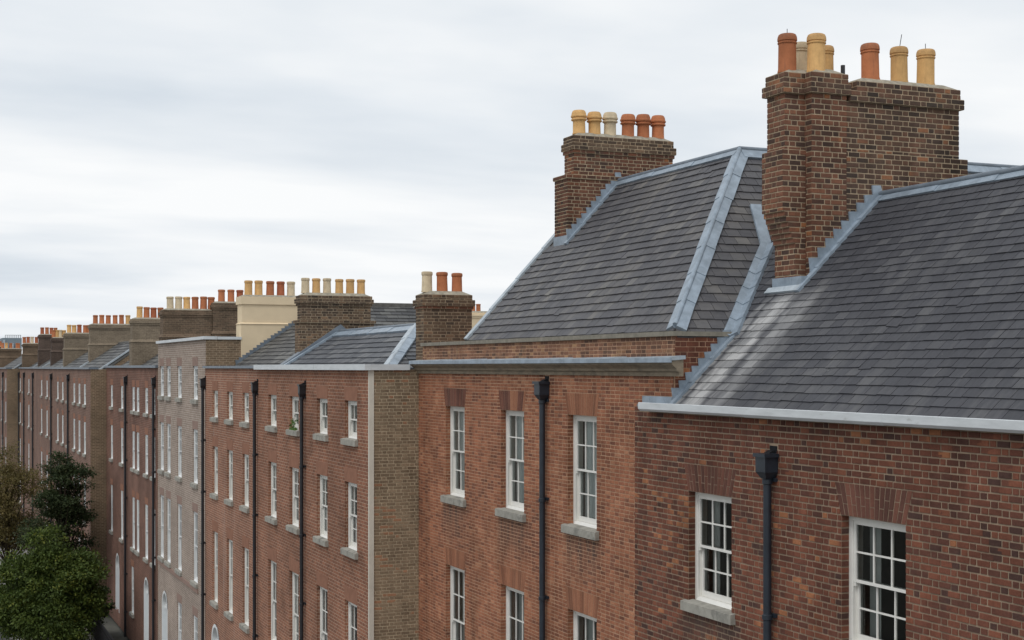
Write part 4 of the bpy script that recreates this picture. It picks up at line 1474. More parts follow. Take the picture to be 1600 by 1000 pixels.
# hipped roof
VE = 11.06; ZE = 0.56
VRB, URB = 14.18, 22.9
KF = (3.98 - ZE) / (VRB - VE)
ZRB = 3.98
sBf = Slope('F', VE, ZE, atan(KF))
LB = (VRB - VE) / sBf.c
UV = 28.92                                     # verge
runu = (URB - UB)
KBe = (ZRB - ZB0) / runu
UF = UB + (ZE - ZB0) / KBe                     # hip foot
loB = lambda s: UF + (URB - UF) * (s / LB)
slB = lay_slates(LB, 0.2, loB, lambda s: UV, 0.25, [(27.82, 30, (12.95 - VE) / sBf.c, 9)], seed=31)
rB = slate_roof(hB, sBf, slB, 'slate_corner', 255, seed=31, deck=[(UF, 0), (UV, 0), (UV, LB), (URB, LB)], lift=0.03)
# side slope towards the near house
sBe = Slope('E', UB, ZB0, atan(KBe))
LBe = runu / sBe.c
loE = lambda s: VE + max(0.0, ZB0 + s * sBe.s - ZE) / KF


def hiE(s):
    z = ZB0 + s * sBe.s
    if z < ZRA: return 11.0 + (z + 0.56) / KA
    return 25.0


slE = lay_slates(LBe, 0.2, loE, hiE, 0.27, seed=33)
rE = slate_roof(hB, sBe, slE, 'slate_corner', 45, seed=33, name='side_roof', deck=[(VE, 0), (hiE(0), 0), (VRA, (ZRA - ZB0) / sBe.s), (25, (ZRA - ZB0) / sBe.s + 0.01), (25, LBe), (VRB, LBe)], lift=0.024)
rb = MB()
rb.slab([(UV, VRB, ZRB - 0.02), (UV, 17.2, 0.3), (URB + 3.2, 17.2, 0.3), (URB, VRB, ZRB - 0.02)], (0, 0.75, 0.66), 0.1)
rb.slab([(URB, VRB, ZRB - 0.02), (URB + 3.2, 17.2, 0.3), (URB + 3.2, 25, 0.3), (URB, 25, ZRB - 0.02)], (0.75, 0, 0.66), 0.1)
mk('rear_slope', rb, 'slate_corner', rB)
gb = MB()
gb.add([(UV - 0.25, VE + 0.05, -0.1), (UV - 0.25, 17.2, -0.1), (UV - 0.25, VRB, ZRB - 0.2), (UV, VE + 0.05, -0.1), (UV, 17.2, -0.1), (UV, VRB, ZRB - 0.2)],
       [(0, 2, 1), (3, 4, 5), (0, 3, 5, 2), (1, 2, 5, 4), (0, 1, 4, 3)])
mk('gable_wall', gb, 'wall_brown', hB)
# lead: hip, ridges, verge, valley
apex = np.array([URB, VRB, ZRB]); foot = np.array([UF, VE, ZE])
nf, ne = np.array(sBf.nrm()), np.array(sBe.nrm())
hd_ = (apex - foot) / np.linalg.norm(apex - foot)
wf = np.cross(nf, hd_); wf = wf if wf[0] > 0 else -wf
we = np.cross(ne, hd_); we = we if we[1] > 0 else -we
foot = foot + (apex - foot) * 0.015
lead_strip(cl, foot + nf * 0.02, apex + nf * 0.02, wf, 0.13, nf, 'lead', 0.8, 'hip_flashing', 0.012)
lead_strip(cl, foot + ne * 0.02, apex + ne * 0.02, we, 0.17, ne, 'lead', 0.8, 'hip_flashing', 0.012)
roll(cl, foot + np.array([0, 0, 0.06]), apex + np.array([0, 0, 0.06]), 0.042, name='hip_roll')
lead_strip(cl, (URB, VRB, ZRB), (27.8, VRB, ZRB), (0, -sBf.c, -sBf.s), 0.13, nf, 'lead', 1.5, 'ridge_flashing', 0.03)
roll(cl, (URB, VRB, ZRB + 0.06), (27.9, VRB, ZRB + 0.06), 0.048, 'lead_dark')
lead_strip(cl, (URB, VRB, ZRB), (URB, 25.0, ZRB), (-sBe.c, 0, -sBe.s), 0.2, ne, 'lead', 1.5, 'ridge_flashing', 0.03)
roll(cl, (URB, VRB, ZRB + 0.06), (URB, 25.0, ZRB + 0.06), 0.048, 'lead_dark')
lead_strip(cl, sBf.pt(UV + 0.02, 0.02, 0.02), sBf.pt(UV + 0.02, LB, 0.02), (-1, 0, 0), 0.16, nf, 'lead_pale', 0.9, 'verge_flashing', 0.014)
# valley with the near roof
vz0, vz1 = ZB0 - 0.02, 2.05
va = np.array([UB + (vz0 - ZB0) / KBe, 11.0 + (vz0 + 0.56) / KA, vz0]); vb = np.array([UB + (vz1 - ZB0) / KBe, 11.0 + (vz1 + 0.56) / KA, vz1])
vd = (vb - va) / np.linalg.norm(vb - va)
w1 = np.cross(ne, vd); w1 = w1 if w1[1] < 0 else -w1
w2 = np.cross(nA, vd); w2 = w2 if w2[0] < 0 else -w2
lead_strip(cl, va + ne * 0.02, vb + ne * 0.02, w1, 0.16, ne, 'lead', 0.42, 'valley_lead', 0.02)
lead_strip(cl, va + nA * 0.02, vb + nA * 0.02, w2, 0.18, nA, 'lead', 0.42, 'valley_lead', 0.02)
roll(cl, va + np.array([0, 0, 0.035]), vb + np.array([0, 0, 0.035]), 0.05, name='valley_welt')
# saddle where the valley meets the stack
sd = MB()
zs_ = lambda z: (z - ZB0) / sBe.s
q = [sBe.pt(13.46, zs_(1.92), 0.06), sBe.pt(13.74, zs_(2.12), 0.06), sBe.pt(13.96, zs_(2.85), 0.06), sBe.pt(13.74, zs_(2.85), 0.06)]
sd.slab(list(reversed(q)), ne, 0.04)
mk('saddle', sd, 'lead', cl)

# tall stack on the verge, six pots
UCB = 27.8
KS = 27.8 / 29.0
fl = lambda v: ZE + KF * (v - VE)
sg = [(29.0, 29.68, 13.52, 16.3, 1.6, 4.2), (28.97, 29.71, 13.49, 16.33, 4.2, 4.29), (29.05, 29.54, 13.70, 16.2, 4.29, 4.78),
      (29.02, 29.56, 13.67, 16.23, 4.78, 4.86), (28.99, 29.59, 13.64, 16.26, 4.86, 5.02), (29.03, 29.56, 13.68, 16.21, 5.02, 5.18)]
sg = [tuple(x * KS for x in q) for q in sg]
stB = stack_geo(hB, sg, 0.076, lambda i: 'brick_stack_red' if i < 4 else 'brick_stack_brown', 'mortar_stack', 0, 41, top=[(sg[5][0] + 0.01, sg[5][1] - 0.01, sg[5][2] + 0.02, sg[5][3] - 0.02, sg[5][5])])
uq = UCB + 0.28
pots(stB, uq, [V_(p, uq) for p in (905, 929, 953, 981, 1005, 1028)], sg[5][5] + 0.06, 'bulb',
     ['buff_clay', 'buff_clay', 'cream_clay', 'terracotta', 'terracotta', 'terracotta'], 1.0, 0.03)
v0b = sg[0][2]
step_flashing(cl, UCB, v0b, VRB + 0.05, fl, 0.12, rise=0.24, proud=0.02)
lead_strip(cl, sBf.pt(UCB, (v0b - 0.05 - VE) / sBf.c, 0.02), sBf.pt(UCB, LB, 0.02), (-1, 0, 0), 0.12, nf, 'lead', 0.7, 'soaker', 0.012)
apb = MB(); apb.box(UCB - 0.05, UCB + 0.66, v0b - 0.03, v0b + 0.15, fl(v0b) - 0.15, fl(v0b) + 0.17)
mk('apron', apb, 'lead', cl)

# ------------------------------------------------------------------ 3. the terrace beyond
VC = 9.8
hC = thing('terraced_house', 'red brick terraced house with pale gutter, brown brick end wall and low blue slate roof', 'house', (37.5, 14, GZ))
ZC = -0.05
colsC = [33.3, 35.9, 38.8, 41.35]
rowsC = [(-1.72, 0.92, 1), (-4.38, 1.62, 2), (-8.05, 2.42, 2), (-11.6, 2.3, 2)]
winC = [(u, z, 1.02, h) for u in colsC for z, h, r in rowsC]
fC = Frame('S', VC)
tex_facade(hC, fC, UBL, 43.3, GZ, ZC, winC, 'wall_red')
for u in colsC:
    for k, (z, h, r) in enumerate(rowsC):
        window(hC, u, VC, z, 1.02, h, 3, r if k else 1, 'mid', 'white_paint', random.choice(['net', 'curtain', 'shutter', 'blind']) if k else 'net', RD=0.085)
        lintel(hC, u, VC, z + h, 1.02, 0.34, 'lintel_red')
plant = MB()
for k in range(60):
    a = random.uniform(0, 6.28); r_ = random.uniform(0.02, 0.13); zz_ = random.uniform(0.0, 0.26)
    p = np.array([38.8 + random.uniform(-0.3, 0.3), VC - 0.02 + random.uniform(-0.05, 0.05), -1.70])
    q_ = p + np.array([r_ * cos(a), r_ * 0.4 * sin(a), zz_])
    s_ = np.array([random.uniform(-0.03, 0.03), random.uniform(-0.03, 0.03), 0.02])
    plant.add([q_ - s_, q_ + np.array([0.04, 0, 0]), q_ + s_, q_ + np.array([-0.02, 0.02, 0.05])], [(0, 1, 2, 3)])
for k in range(5): plant.box(38.5 + k * 0.13, 38.58 + k * 0.13, VC - 0.06, VC + 0.02, -1.74, -1.66)
po = mk('window_plant', plant, 'leafy_plant')
po['label'] = 'small green plant on the sill of a top floor window between two downpipes'; po['category'] = 'plant'
# end wall towards the eye, real bricks
ew = MB(); ew.quad((UBL, VC, GZ), (UBL, VC, ZC), (UBL, 20, ZC), (UBL, 20, GZ))
ewo = mk('end_wall', ew, 'mortar_stock', hC)
brick_set([(Frame('E', UBL), lay_bricks(VC + 0.1, VB + 0.02, -8.4, ZC, 0.075, seed=51), 'brick_stock')], ewo, 300, proud=0.008, seed=52)
lo_ = MB(); lo_.box(UBL - 0.006, UBL + 0.1, VC + 0.1, VB, GZ, -8.4)
mk('end_wall_base', lo_, 'wall_brown', hC)
st_ = MB(); st_.box(UBL - 0.03, UBL + 0.05, VC - 0.015, VC + 0.10, GZ, ZC)
mk('corner_strip', st_, 'pale_render', hC)
for k, (ua, ub) in enumerate(((UBL - 0.1, 36.2), (36.21, 39.8), (39.81, 43.2))):
    mk('gutter', MB().box(ua, ub, VC - 0.14 - 0.004 * (k % 2), VC + 0.02, -0.065, 0.075), 'zinc_gutter', hC)
mk('gutter', MB().box(UBL - 0.1, UBL + 0.08, VC + 0.022, VB - 0.25, -0.063, 0.07), 'zinc_gutter', hC)
downpipe(hC, U_(477, VC), VC, -0.45, GZ, 'pipe_black', True, 0.052, 12, 0.62)
downpipe(hC, U_(402, VC) - 0.05, VC, -0.45, GZ, 'pipe_black', True, 0.052, 12, 0.62)
# roof: front slope with a hip towards the eye
kC = 1.08 / 1.75
sC = Slope('F', 10.45, -0.04, atan(kC))
LC = 1.75 / sC.c
slC = lay_slates(LC, 0.26, lambda s: 32.5 + 3.0 * s / LC, lambda s: 42.85, 0.42, seed=61)
rC = slate_roof(hC, sC, slC, 'slate_terrace', 120, seed=61, deck=[(32.5, 0), (42.85, 0), (42.85, LC), (35.5, LC)], lift=0.034)
sCe = Slope('E', 32.5, -0.04, atan(1.08 / 3.0))
LCe = 3.0 / sCe.c
slCe = lay_slates(LCe, 0.3, lambda s: 10.45 + 1.75 * s / LCe, lambda s: 14.2 - 1.9 * s / LCe, 0.4, seed=62)
slate_roof(hC, sCe, slCe, 'slate_terrace', 0, seed=62, name='hip_slope', deck=[(10.45, 0), (14.2, 0), (12.25, LCe)], lift=0.034)
lC = part_empty('lead_work', hC, (38, 12, 0.8))
a0_, a1_ = np.array([32.5, 10.45, -0.02]), np.array([35.5, 12.2, 1.06])
nC, nCe = np.array(sC.nrm()), np.array(sCe.nrm())
hdc = (a1_ - a0_) / np.linalg.norm(a1_ - a0_)
wc1 = np.cross(nC, hdc); wc1 = wc1 if wc1[0] > 0 else -wc1
wc2 = np.cross(nCe, hdc); wc2 = wc2 if wc2[1] > 0 else -wc2
lead_strip(lC, a0_ + nC * 0.03, a1_ + nC * 0.03, wc1, 0.12, nC, 'lead_pale', 1.2, 'hip_flashing', 0.02)
lead_strip(lC, a0_ + nCe * 0.03, a1_ + nCe * 0.03, wc2, 0.2, nCe, 'lead', 1.2, 'hip_flashing', 0.02)
roll(lC, a0_ + np.array([0, 0, 0.06]), a1_ + np.array([0, 0, 0.06]), 0.04, 'lead_pale', 'hip_roll')
lead_strip(lC, (35.4, 12.2, 1.05), (42.85, 12.2, 1.05), (0, -sC.c, -sC.s), 0.26, nC, 'lead', 2.0, 'ridge_flashing', 0.03)
roll(lC, (35.5, 12.2, 1.11), (42.9, 12.2, 1.11), 0.045, 'lead_dark')
lead_strip(lC, sC.pt(42.86, 0, 0.03), sC.pt(42.86, LC, 0.03), (-1, 0, 0), 0.22, nC, 'lead', 0.9, 'verge_flashing', 0.02)
rbk = MB(); rbk.slab([(42.85, 12.2, 1.02), (42.85, 14.2, -0.1), (32.5, 14.2, -0.1), (35.5, 12.2, 1.02)], (0, 0.5, 0.86), 0.1)
mk('rear_slope', rbk, 'slate_terrace', rC)
dk = MB(); dk.box(UBL + 0.1, 43.2, VC + 0.05, 20, -0.25, -0.12); dk.box(UBL, 43.3, 19.8, 20, GZ, -0.1); dk.box(43.1, 43.3, VC + 0.4, 19.79, GZ, -0.26)
mk('roof_deck', dk, 'lead_dark', hC)
# party upstand on the far side
us = MB()
us.add([(42.87, 10.2, -0.1), (42.87, 14.0, -0.1), (42.87, 12.3, 1.32), (43.3, 10.2, -0.1), (43.3, 14.0, -0.1), (43.3, 12.3, 1.32)],
       [(0, 2, 1), (3, 4, 5), (0, 3, 5, 2), (1, 2, 5, 4), (0, 1, 4, 3)])
mk('party_upstand', us, 'lead_dark', hC)
# hipped lantern behind the ridge
lt = part_empty('roof_lantern', hC, (45, 13.5, 0.9))
m = MB(); ap_ = (45.8, 13.5, 1.62); b0 = (44.4, 12.86, 0.95); b1 = (44.4, 14.12, 0.95); b2 = (47.2, 14.12, 0.95); b3 = (47.2, 12.86, 0.95)
m.add([b0, b1, ap_, b2, b3], [(0, 2, 1), (1, 2, 3), (3, 2, 4), (4, 2, 0), (0, 1, 3, 4)])
mk('slope', m, 'slate_terrace', lt)
m = MB(); m.box(44.45, 47.15, 12.92, 14.06, -0.1, 0.95)
mk('base', m, 'lead_dark', lt)
for p in (b0, b1):
    m = MB(); m.tube(np.array(p) + np.array([-0.02, 0, 0.02]), np.array(ap_) + np.array([-0.02, 0, 0.03]), 0.075, 0.06, 8)
    mk('hip_roll', m, 'lead_pale', lt)
# stacks
z1 = 1.72
sg = [(32.0, 32.58, 11.2, 12.4, -0.7, 1.38), (31.97, 32.61, 11.17, 12.43, 1.38, 1.45), (31.94, 32.64, 11.14, 12.46, 1.45, 1.60), (31.99, 32.6, 11.2, 12.41, 1.60, 1.72)]
s3 = stack_geo(hC, sg, 0.075, lambda i: 'brick_stack_red' if i == 1 else 'brick_stack_brown', 'mortar_brown', 0, 71, top=[(32.0, 32.58, 11.2, 12.4, 1.72)])
pots(s3, 32.29, [V_(p, 32.29) for p in (667, 691, 714)], 1.78, 'roll', ['cream_clay', 'terracotta', 'terracotta'], 0.88, 0.03)
zt = Z_(462, 43.0, 11.1)
sg = [(43.0, 43.62, 11.05, 13.4, -0.5, 1.36), (42.95, 43.67, 11.0, 13.45, 1.36, 1.45), (43.04, 43.58, 11.12, 13.3, 1.45, zt - 0.3), (43.0, 43.62, 11.08, 13.34, zt - 0.3, zt - 0.22), (42.96, 43.66, 11.04, 13.38, zt - 0.22, zt - 0.08), (43.0, 43.62, 11.08, 13.34, zt - 0.08, zt + 0.02)]
s6 = stack_geo(hC, sg, 0.08, lambda i: 'brick_stack_brown', 'mortar_brown', 0, 81, top=[(43.02, 43.6, 11.1, 13.3, zt + 0.02)])
pots(s6, 43.3, [V_(p, 43.3) for p in (477, 494, 511, 530, 547, 564)], zt + 0.09, 'roll', ['cream_clay', 'buff_clay', 'cream_clay', 'buff_clay', 'buff_clay', 'buff_clay'], 0.86, 0.03)

# ---- third terrace house with the cream stack
hc3 = thing('terraced_house', 'streaky red brick terraced house below the cream rendered chimney stack', 'house', (47.5, 14, GZ))
ZC3 = -0.02
cols3 = [44.95, 47.35, 49.8]
rows3 = [(-1.73, 0.93, 1), (-4.38, 1.65, 2), (-8.12, 2.45, 2)]
win3 = [(u, z, 0.92, h) for u in cols3 for z, h, r in rows3] + [(44.95, -11.6, 0.92, 2.3), (47.35, -11.6, 0.92, 2.3)]
d3 = (49.7, -12.3, -9.5, 1.3)
tex_facade(hc3, fC, 43.3, 51.6, GZ, ZC3, win3, 'wall_red_streaked', [d3])
for u, z, w, h in win3:
    window(hc3, u, VC, z, w, h, 3, 1 if h < 1 else 2, 'mid', 'white_paint', random.choice(['net', 'curtain', 'shutter', 'net']), RD=0.075)
    lintel(hc3, u, VC, z + h, w, 0.34, 'lintel_red')
arch_door(hc3, d3[0], VC, d3[1], d3[2], d3[3], 'wall_red_streaked')
mk('gutter', MB().box(43.21, 51.58, VC - 0.1, VC + 0.03, -0.03, 0.05), 'lead_dark', hc3)
downpipe(hc3, U_(321, VC), VC, -0.4, GZ, 'pipe_black', True, 0.052, 12, 0.62)
k3 = 1.62 / 2.35
s3f = Slope('F', 10.75, -0.03, atan(k3))
L3 = 2.35 / s3f.c
sl3 = lay_slates(L3, 0.24, lambda s: 43.5, lambda s: 51.55, 0.4, seed=91)
r3 = slate_roof(hc3, s3f, sl3, 'slate_old', 0, seed=91, deck=[(43.5, 0), (51.55, 0), (51.55, L3), (43.5, L3)], lift=0.034)
b_ = MB(); b_.slab([(51.55, 13.1, 1.57), (51.55, 15.5, -0.1), (43.5, 15.5, -0.1), (43.5, 13.1, 1.57)], (0, 0.55, 0.83), 0.1)
mk('rear_slope', b_, 'slate_old', r3)
m = MB(); m.tube((43.65, 13.1, 1.62), (51.6, 13.1, 1.62), 0.07, seg=8); mk('ridge_tile', m, 'lichen_ridge', r3)
m = MB(); m.box(43.35, 51.55, VC + 0.05, 20, -0.3, -0.2); m.box(43.35, 51.6, 19.8, 20, GZ, -0.31); mk('roof_deck', m, 'lead_dark', hc3)
step_flashing(r3, 51.57, 10.9, 13.1, lambda v: -0.03 + k3 * (v - 10.75), 0.13, 'lead_dark', rise=0.15, proud=0.03)
zc = Z_(463, 51.6, 11.1)
cs_ = MB()
cs_.box(51.58, 52.4, 11.08, 13.75, -1.0, Z_(506, 51.6, 11.1))
cs_.frustum((51.55, 52.43, 11.05, 13.78), (51.62, 52.36, 11.12, 13.7), Z_(506, 51.6, 11.1), Z_(506, 51.6, 11.1) + 0.05)
cs_.box(51.62, 52.36, 11.12, 13.7, Z_(506, 51.6, 11.1), zc - 0.28)
cs_.box(51.57, 52.41, 11.07, 13.75, zc - 0.28, zc)
so = mk('chimney_stack', cs_, 'cream_render', hc3)
m = MB(); m.frustum((51.6, 52.4, 11.1, 13.7), (51.75, 52.25, 11.25, 13.5), zc + 0.001, zc + 0.07); mk('flaunching', m, 'flaunching', so)
pots(so, 52.0, [V_(p, 52.0) for p in (388, 404, 422, 438.5, 454.5)], zc + 0.05, 'roll', ['buff_clay', 'buff_clay', 'terracotta', 'terracotta_red', 'cream_clay'], 1.0, 0.03)


# ---- grey house and the houses further along
def terrace_house(label, u0, u1, vf, ztop, wall, wins, lint, doors=(), pipes=(), gut='lead_dark', group=None, tiny=False, side=None, roof='slate_old', dresses=('net', 'shutter'), eave=None, rise=1.65, rd=0.03):
    hs = thing('terraced_house', label, 'house', ((u0 + u1) / 2, vf + 4, GZ), group)
    f = Frame('S', vf)
    tex_facade(hs, f, u0, u1, GZ, ztop, wins, wall, doors)
    for u, z, w, h in wins:
        window(hs, u, vf, z, w, h, 2 if tiny else 3, 2, 'tiny' if tiny else 'mid', 'cool_white_paint', random.choice(dresses), RD=rd)
        lintel(hs, u, vf, z + h, w, 0.32, lint)
    for d in doors: arch_door(hs, d[0], vf, d[1], d[2], d[3], wall)
    for p in pipes: downpipe(hs, p, vf, -0.45, GZ, 'pipe_black', True, 0.058, 10, 0.6)
    m = MB(); m.box(u0 - 0.04, u1 - 0.05, vf - 0.1, vf + 0.4, ztop - 0.02, ztop + 0.09); mk('coping', m, gut, hs)
    m = MB()
    m.box(u0, u0 + 0.3, vf + 0.001, 20, GZ, ztop - 0.021)
    m.box(u0 + 0.31, u1 - 0.31, 19.7, 20, GZ, ztop - 0.05)
    m.box(u1 - 0.3, u1, vf + 0.31, 20, GZ, ztop - 0.05)
    mk('side_wall', m, side or 'wall_brown', hs)
    m = MB(); m.box(u0 + 0.31, u1 - 0.31, vf + 0.3, 19.69, ztop - 0.4, ztop - 0.3); mk('roof_deck', m, 'lead_dark', hs)
    ve = eave or vf + 0.5
    s = Slope('F', ve, ztop - 0.1, atan(rise / 2.4))
    L = 2.4 / s.c
    sl = lay_slates(L, 0.3, lambda t: u0 + 0.1, lambda t: u1 - 0.1, 0.9, seed=int(u0))
    r = slate_roof(hs, s, sl, roof, 0, seed=int(u0), deck=[(u0 + 0.1, 0), (u1 - 0.1, 0), (u1 - 0.1, L), (u0 + 0.1, L)], lift=0.04)
    zr = ztop - 0.1 + rise
    m = MB(); m.slab([(u1 - 0.1, ve + 2.4, zr - 0.05), (u1 - 0.1, ve + 4.6, ztop - 0.3), (u0 + 0.1, ve + 4.6, ztop - 0.3), (u0 + 0.1, ve + 2.4, zr - 0.05)], (0, 0.5, 0.86), 0.1)
    mk('rear_slope', m, roof, r)
    m = MB(); m.tube((u0 + 0.1, ve + 2.4, zr), (u1 - 0.1, ve + 2.4, zr), 0.07, seg=8); mk('ridge_tile', m, 'lichen_ridge', r)
    nn = np.array(s.nrm())
    lead_strip(r, s.pt(u0 + 0.08, 0, 0.03), s.pt(u0 + 0.08, L, 0.03), (1, 0, 0), 0.28, nn, 'lead_pale', 2, 'verge_flashing', 0.03)
    for a_ in (u0 + 0.12, u1 - 0.4):
        m = MB()
        m.add([(x, vv, zz_) for x in (a_, a_ + 0.28) for vv, zz_ in ((ve + 0.02, ztop - 0.35), (ve + 4.5, ztop - 0.35), (ve + 2.4, zr - 0.14))],
              [(0, 2, 1), (3, 4, 5), (0, 3, 5, 2), (1, 2, 5, 4), (0, 1, 4, 3)])
        mk('gable_wall', m, side or 'wall_brown', hs)
    return hs


def party_stack(hs, u, px0, px1, ytop, mat, pm, ppx, band=True, ext=0.0, th=0.7, sc=1.0, kind='roll', capmat=None):
    v0, v1 = V_(px0, u), V_(px1, u) + ext
    zt = Z_(ytop, u, v0)
    o = stack_tex(hs, u, u + th, v0, v1, -0.6, zt, mat, zt * 0.52 if band else None, 0.3, 0.07, capmat)
    for p, mt in zip(ppx, pm):
        pots(o, u + th / 2, [V_(p, u + th / 2)], zt + 0.05, kind, [mt], sc, 0.04)
    return o


winD = [(u, z, 1.02, h) for u in (53.65, 57.0, 59.55, 61.25) for z, h in ((-1.2, 1.25), (-4.3, 2.0), (-7.95, 2.6))] + [(u, -11.5, 1.02, 2.3) for u in (53.65, 57.0)]
hD = terrace_house('taller grey brick terraced house with pale flat coping and white sash windows', 51.6, 62.2, VC + 0.02, 1.02, 'wall_grey', winD, 'lintel_brown',
                   [(60.4, -12.3, -9.9, 1.35)], (), 'zinc_gutter', rise=0.9, eave=13.0, rd=0.05, dresses=('net', 'shutter', 'net'))
m = MB(); m.box(51.55, 51.9, VC + 0.43, 11.1, 1.0, 1.1); mk('coping', m, 'zinc_gutter', hD)
m = MB(); m.box(53.0, 61.8, VC - 0.03, VC + 0.06, -8.28, -8.12); mk('band_course', m, 'lintel_brown', hD)
party_stack(hD, 62.2, 333, 377, 473, 'stack_far', ['terracotta', 'terracotta', 'terracotta_red'], (346, 361, 375), True, 1.0, 0.8)
party_stack(hD, 62.3, 255, 332, 484, 'stack_far', ['cream_clay', 'cream_clay', 'buff_clay', 'terracotta', 'terracotta', 'terracotta'], (266, 279, 292, 305, 318, 330), True, 0, 0.8)

rowsE = ((-2.05, 1.13), (-4.75, 1.75), (-8.5, 2.4))


def rows_at(us, w=0.95, rows=rowsE, ground=()):
    return [(u, z, w, h) for u in us for z, h in rows] + [(u, -11.6, w, 2.2) for u in ground]


uE = [U_(p, VC) for p in (239.8, 228.8, 215.2, 208.5)]
hE1 = terrace_house('dark red brick terraced house next to the grey house, between two black downpipes', 62.2, 72.05, VC, 0.0, 'wall_dark_red',
                    rows_at(uE, 0.9, ground=(uE[3] + 0.3,)), 'lintel_red', [(U_(229, VC), -12.3, -10.0, 1.35)], (U_(243.2, VC), U_(199, VC)))
party_stack(hE1, 72.1, 207, 255, 498, 'stack_far_grey', ['buff_clay', 'terracotta', 'terracotta_red', 'terracotta'], (218, 229, 240, 251), True, 0.4)
uE2 = [U_(p, VC) for p in (190.5, 174.5)]
hE2 = terrace_house('dark red brick terraced house with arched white doorway behind the dark green tree', 72.05, 79.2, VC, 0.0, 'wall_dark_red',
                    rows_at(uE2, 0.9), 'lintel_red', [(U_(184, VC), -12.3, -10.05, 1.35)], ())
VF = 8.98
bayF = [(79.2, 90.2, (132.5, 124, 116)), (90.2, 101.2, (105.5, 98, 90.3)), (101.2, 116.5, (81, 73.5, 65)), (116.5, 125.6, (55.8, 50.8, 45)), (125.6, 131.5, (36.3, 30.6))]
labF = ['brown red brick terraced house whose tall end wall rises behind the dark tree', 'brown red brick terraced house second past the jutting end wall',
        'brown red brick terraced house third past the jutting end wall', 'brown red brick terraced house fourth past the jutting end wall', 'narrow brown red brick terraced house at the far end of the long row']
FH = []
for (a, b, pp), lb in zip(bayF, labF):
    us = [min(max(U_(p, VF), a + 0.7), b - 0.7) for p in pp]
    h_ = terrace_house(lb, a, b - 0.02, VF, -0.08, 'wall_far', rows_at(us, 0.95, ground=us[:2]), 'lintel_red', (), (b - 0.2,), 'lead_dark', 'far row of brown red terraced houses', tiny=True, rd=0.015,
                       dresses=('net', 'net', 'shutter'))
    FH.append(h_)
party_stack(FH[0], 90.0, 141, 207, 507, 'stack_far_grey', ['terracotta'] * 5 + ['buff_clay'], (149, 159, 169, 180, 190, 200), True, 0.5)
party_stack(FH[1], 101.0, 101, 141, 521, 'stack_far_grey', ['buff_clay', 'buff_clay', 'terracotta_red', 'terracotta', 'terracotta'], (108, 116, 124, 133, 139), True, 0.5)
party_stack(FH[2], 112.0, 81, 101, 528, 'stack_far_dark', ['terracotta', 'buff_clay', 'cream_clay', 'buff_clay'], (84, 89, 94, 100), True, 1.0)
party_stack(FH[3], 122.0, 61, 81, 523, 'stack_far_dark', ['terracotta_red', 'terracotta', 'terracotta_red', 'terracotta'], (66, 73.5, 80.5, 87), True, 1.5)
party_stack(FH[4], 131.0, 36, 60, 537, 'stack_far', ['terracotta', 'terracotta_red', 'cream_clay', 'terracotta_red'], (38, 44, 50, 57), True, 0.5)
VG = 7.95
usG = [U_(p, VG) for p in (9, 3)]
hG = terrace_house('last brown brick house of the street with its end wall showing, at the left edge', 131.6, 150, VG, -0.1, 'wall_far',
                   rows_at(usG, 0.95), 'lintel_red', (), (U_(6, VG),), 'lead_dark', tiny=True, rd=0.015)
party_stack(hG, 152.0, 0, 22, 545, 'stack_far', ['terracotta', 'buff_clay', 'terracotta'], (4, 10, 17), True, 0.6)

# ---- houses behind the terrace
hr = thing('brick_house', 'house behind the terrace showing only an old dark hipped slate roof', 'house', (51, 16.5, GZ))
sR = Slope('E', 48.5, 1.25, atan(0.98 / 1.6))
LR = 1.6 / sR.c
slR = lay_slates(LR, 0.24, lambda s: 13.9, lambda s: 18.6 - 1.5 * s / LR, 0.42, seed=95)
rR = slate_roof(hr, sR, slR, 'slate_old', 0, seed=95, deck=[(13.9, 0), (18.6, 0), (17.1, LR), (13.9, LR)], lift=0.034)
m = MB(); m.slab([(50.1, 13.9, 2.2), (51.5, 13.9, 1.3), (51.5, 18.6, 1.3), (50.1, 17.1, 2.2)], (0.5, 0, 0.86), 0.1); m.slab([(48.5, 18.6, 1.25), (50.1, 17.1, 2.2), (51.5, 18.6, 1.3)], (0, 0.5, 0.86), 0.05)
mk('rear_slope', m, 'slate_old', rR)
m = MB(); m.box(50.02, 50.18, 13.9, 17.1, 2.2, 2.34); mk('ridge_tile', m, 'lichen_ridge', rR)
m = MB(); m.box(48.6, 51.4, 14.0, 18.5, GZ, 1.2); mk('wall', m, 'pale_render', hr)
m = MB(); m.box(48.42, 48.56, 13.9, 18.65, 1.12, 1.26); mk('gutter', m, 'pale_render', hr)

hr2 = thing('brick_house', 'distant house behind showing a small cream stack with two terracotta pots', 'house', (61, 24, GZ))
ua = 60.0
v0_, v1_ = V_(733, ua), V_(757, ua)
zt = Z_(488, ua, v0_)
so = stack_tex(hr2, ua, ua + 0.8, v0_, v1_ + 0.4, 0.2, zt, 'cream_render', None, 0.25, 0.06)
pots(so, ua + 0.4, [V_(p, ua + 0.4) for p in (739, 747.5)], zt + 0.04, 'roll', ['terracotta', 'terracotta'], 0.72, 0.1)
m = MB(); m.box(59, 66, 20.6, 27.5, GZ, 0.0); mk('wall', m, 'wall_brown', hr2)
m = MB(); m.add([(58.8, 20.4, 0.0), (66.2, 20.4, 0.0), (66.2, 27.7, 0.0), (58.8, 27.7, 0.0), (61, 24, 1.0), (64, 24, 1.0)], [(0, 1, 5, 4), (1, 2, 5), (2, 3, 4, 5), (3, 0, 4), (0, 3, 2, 1)])
mk('roof', m, 'slate_old', hr2)

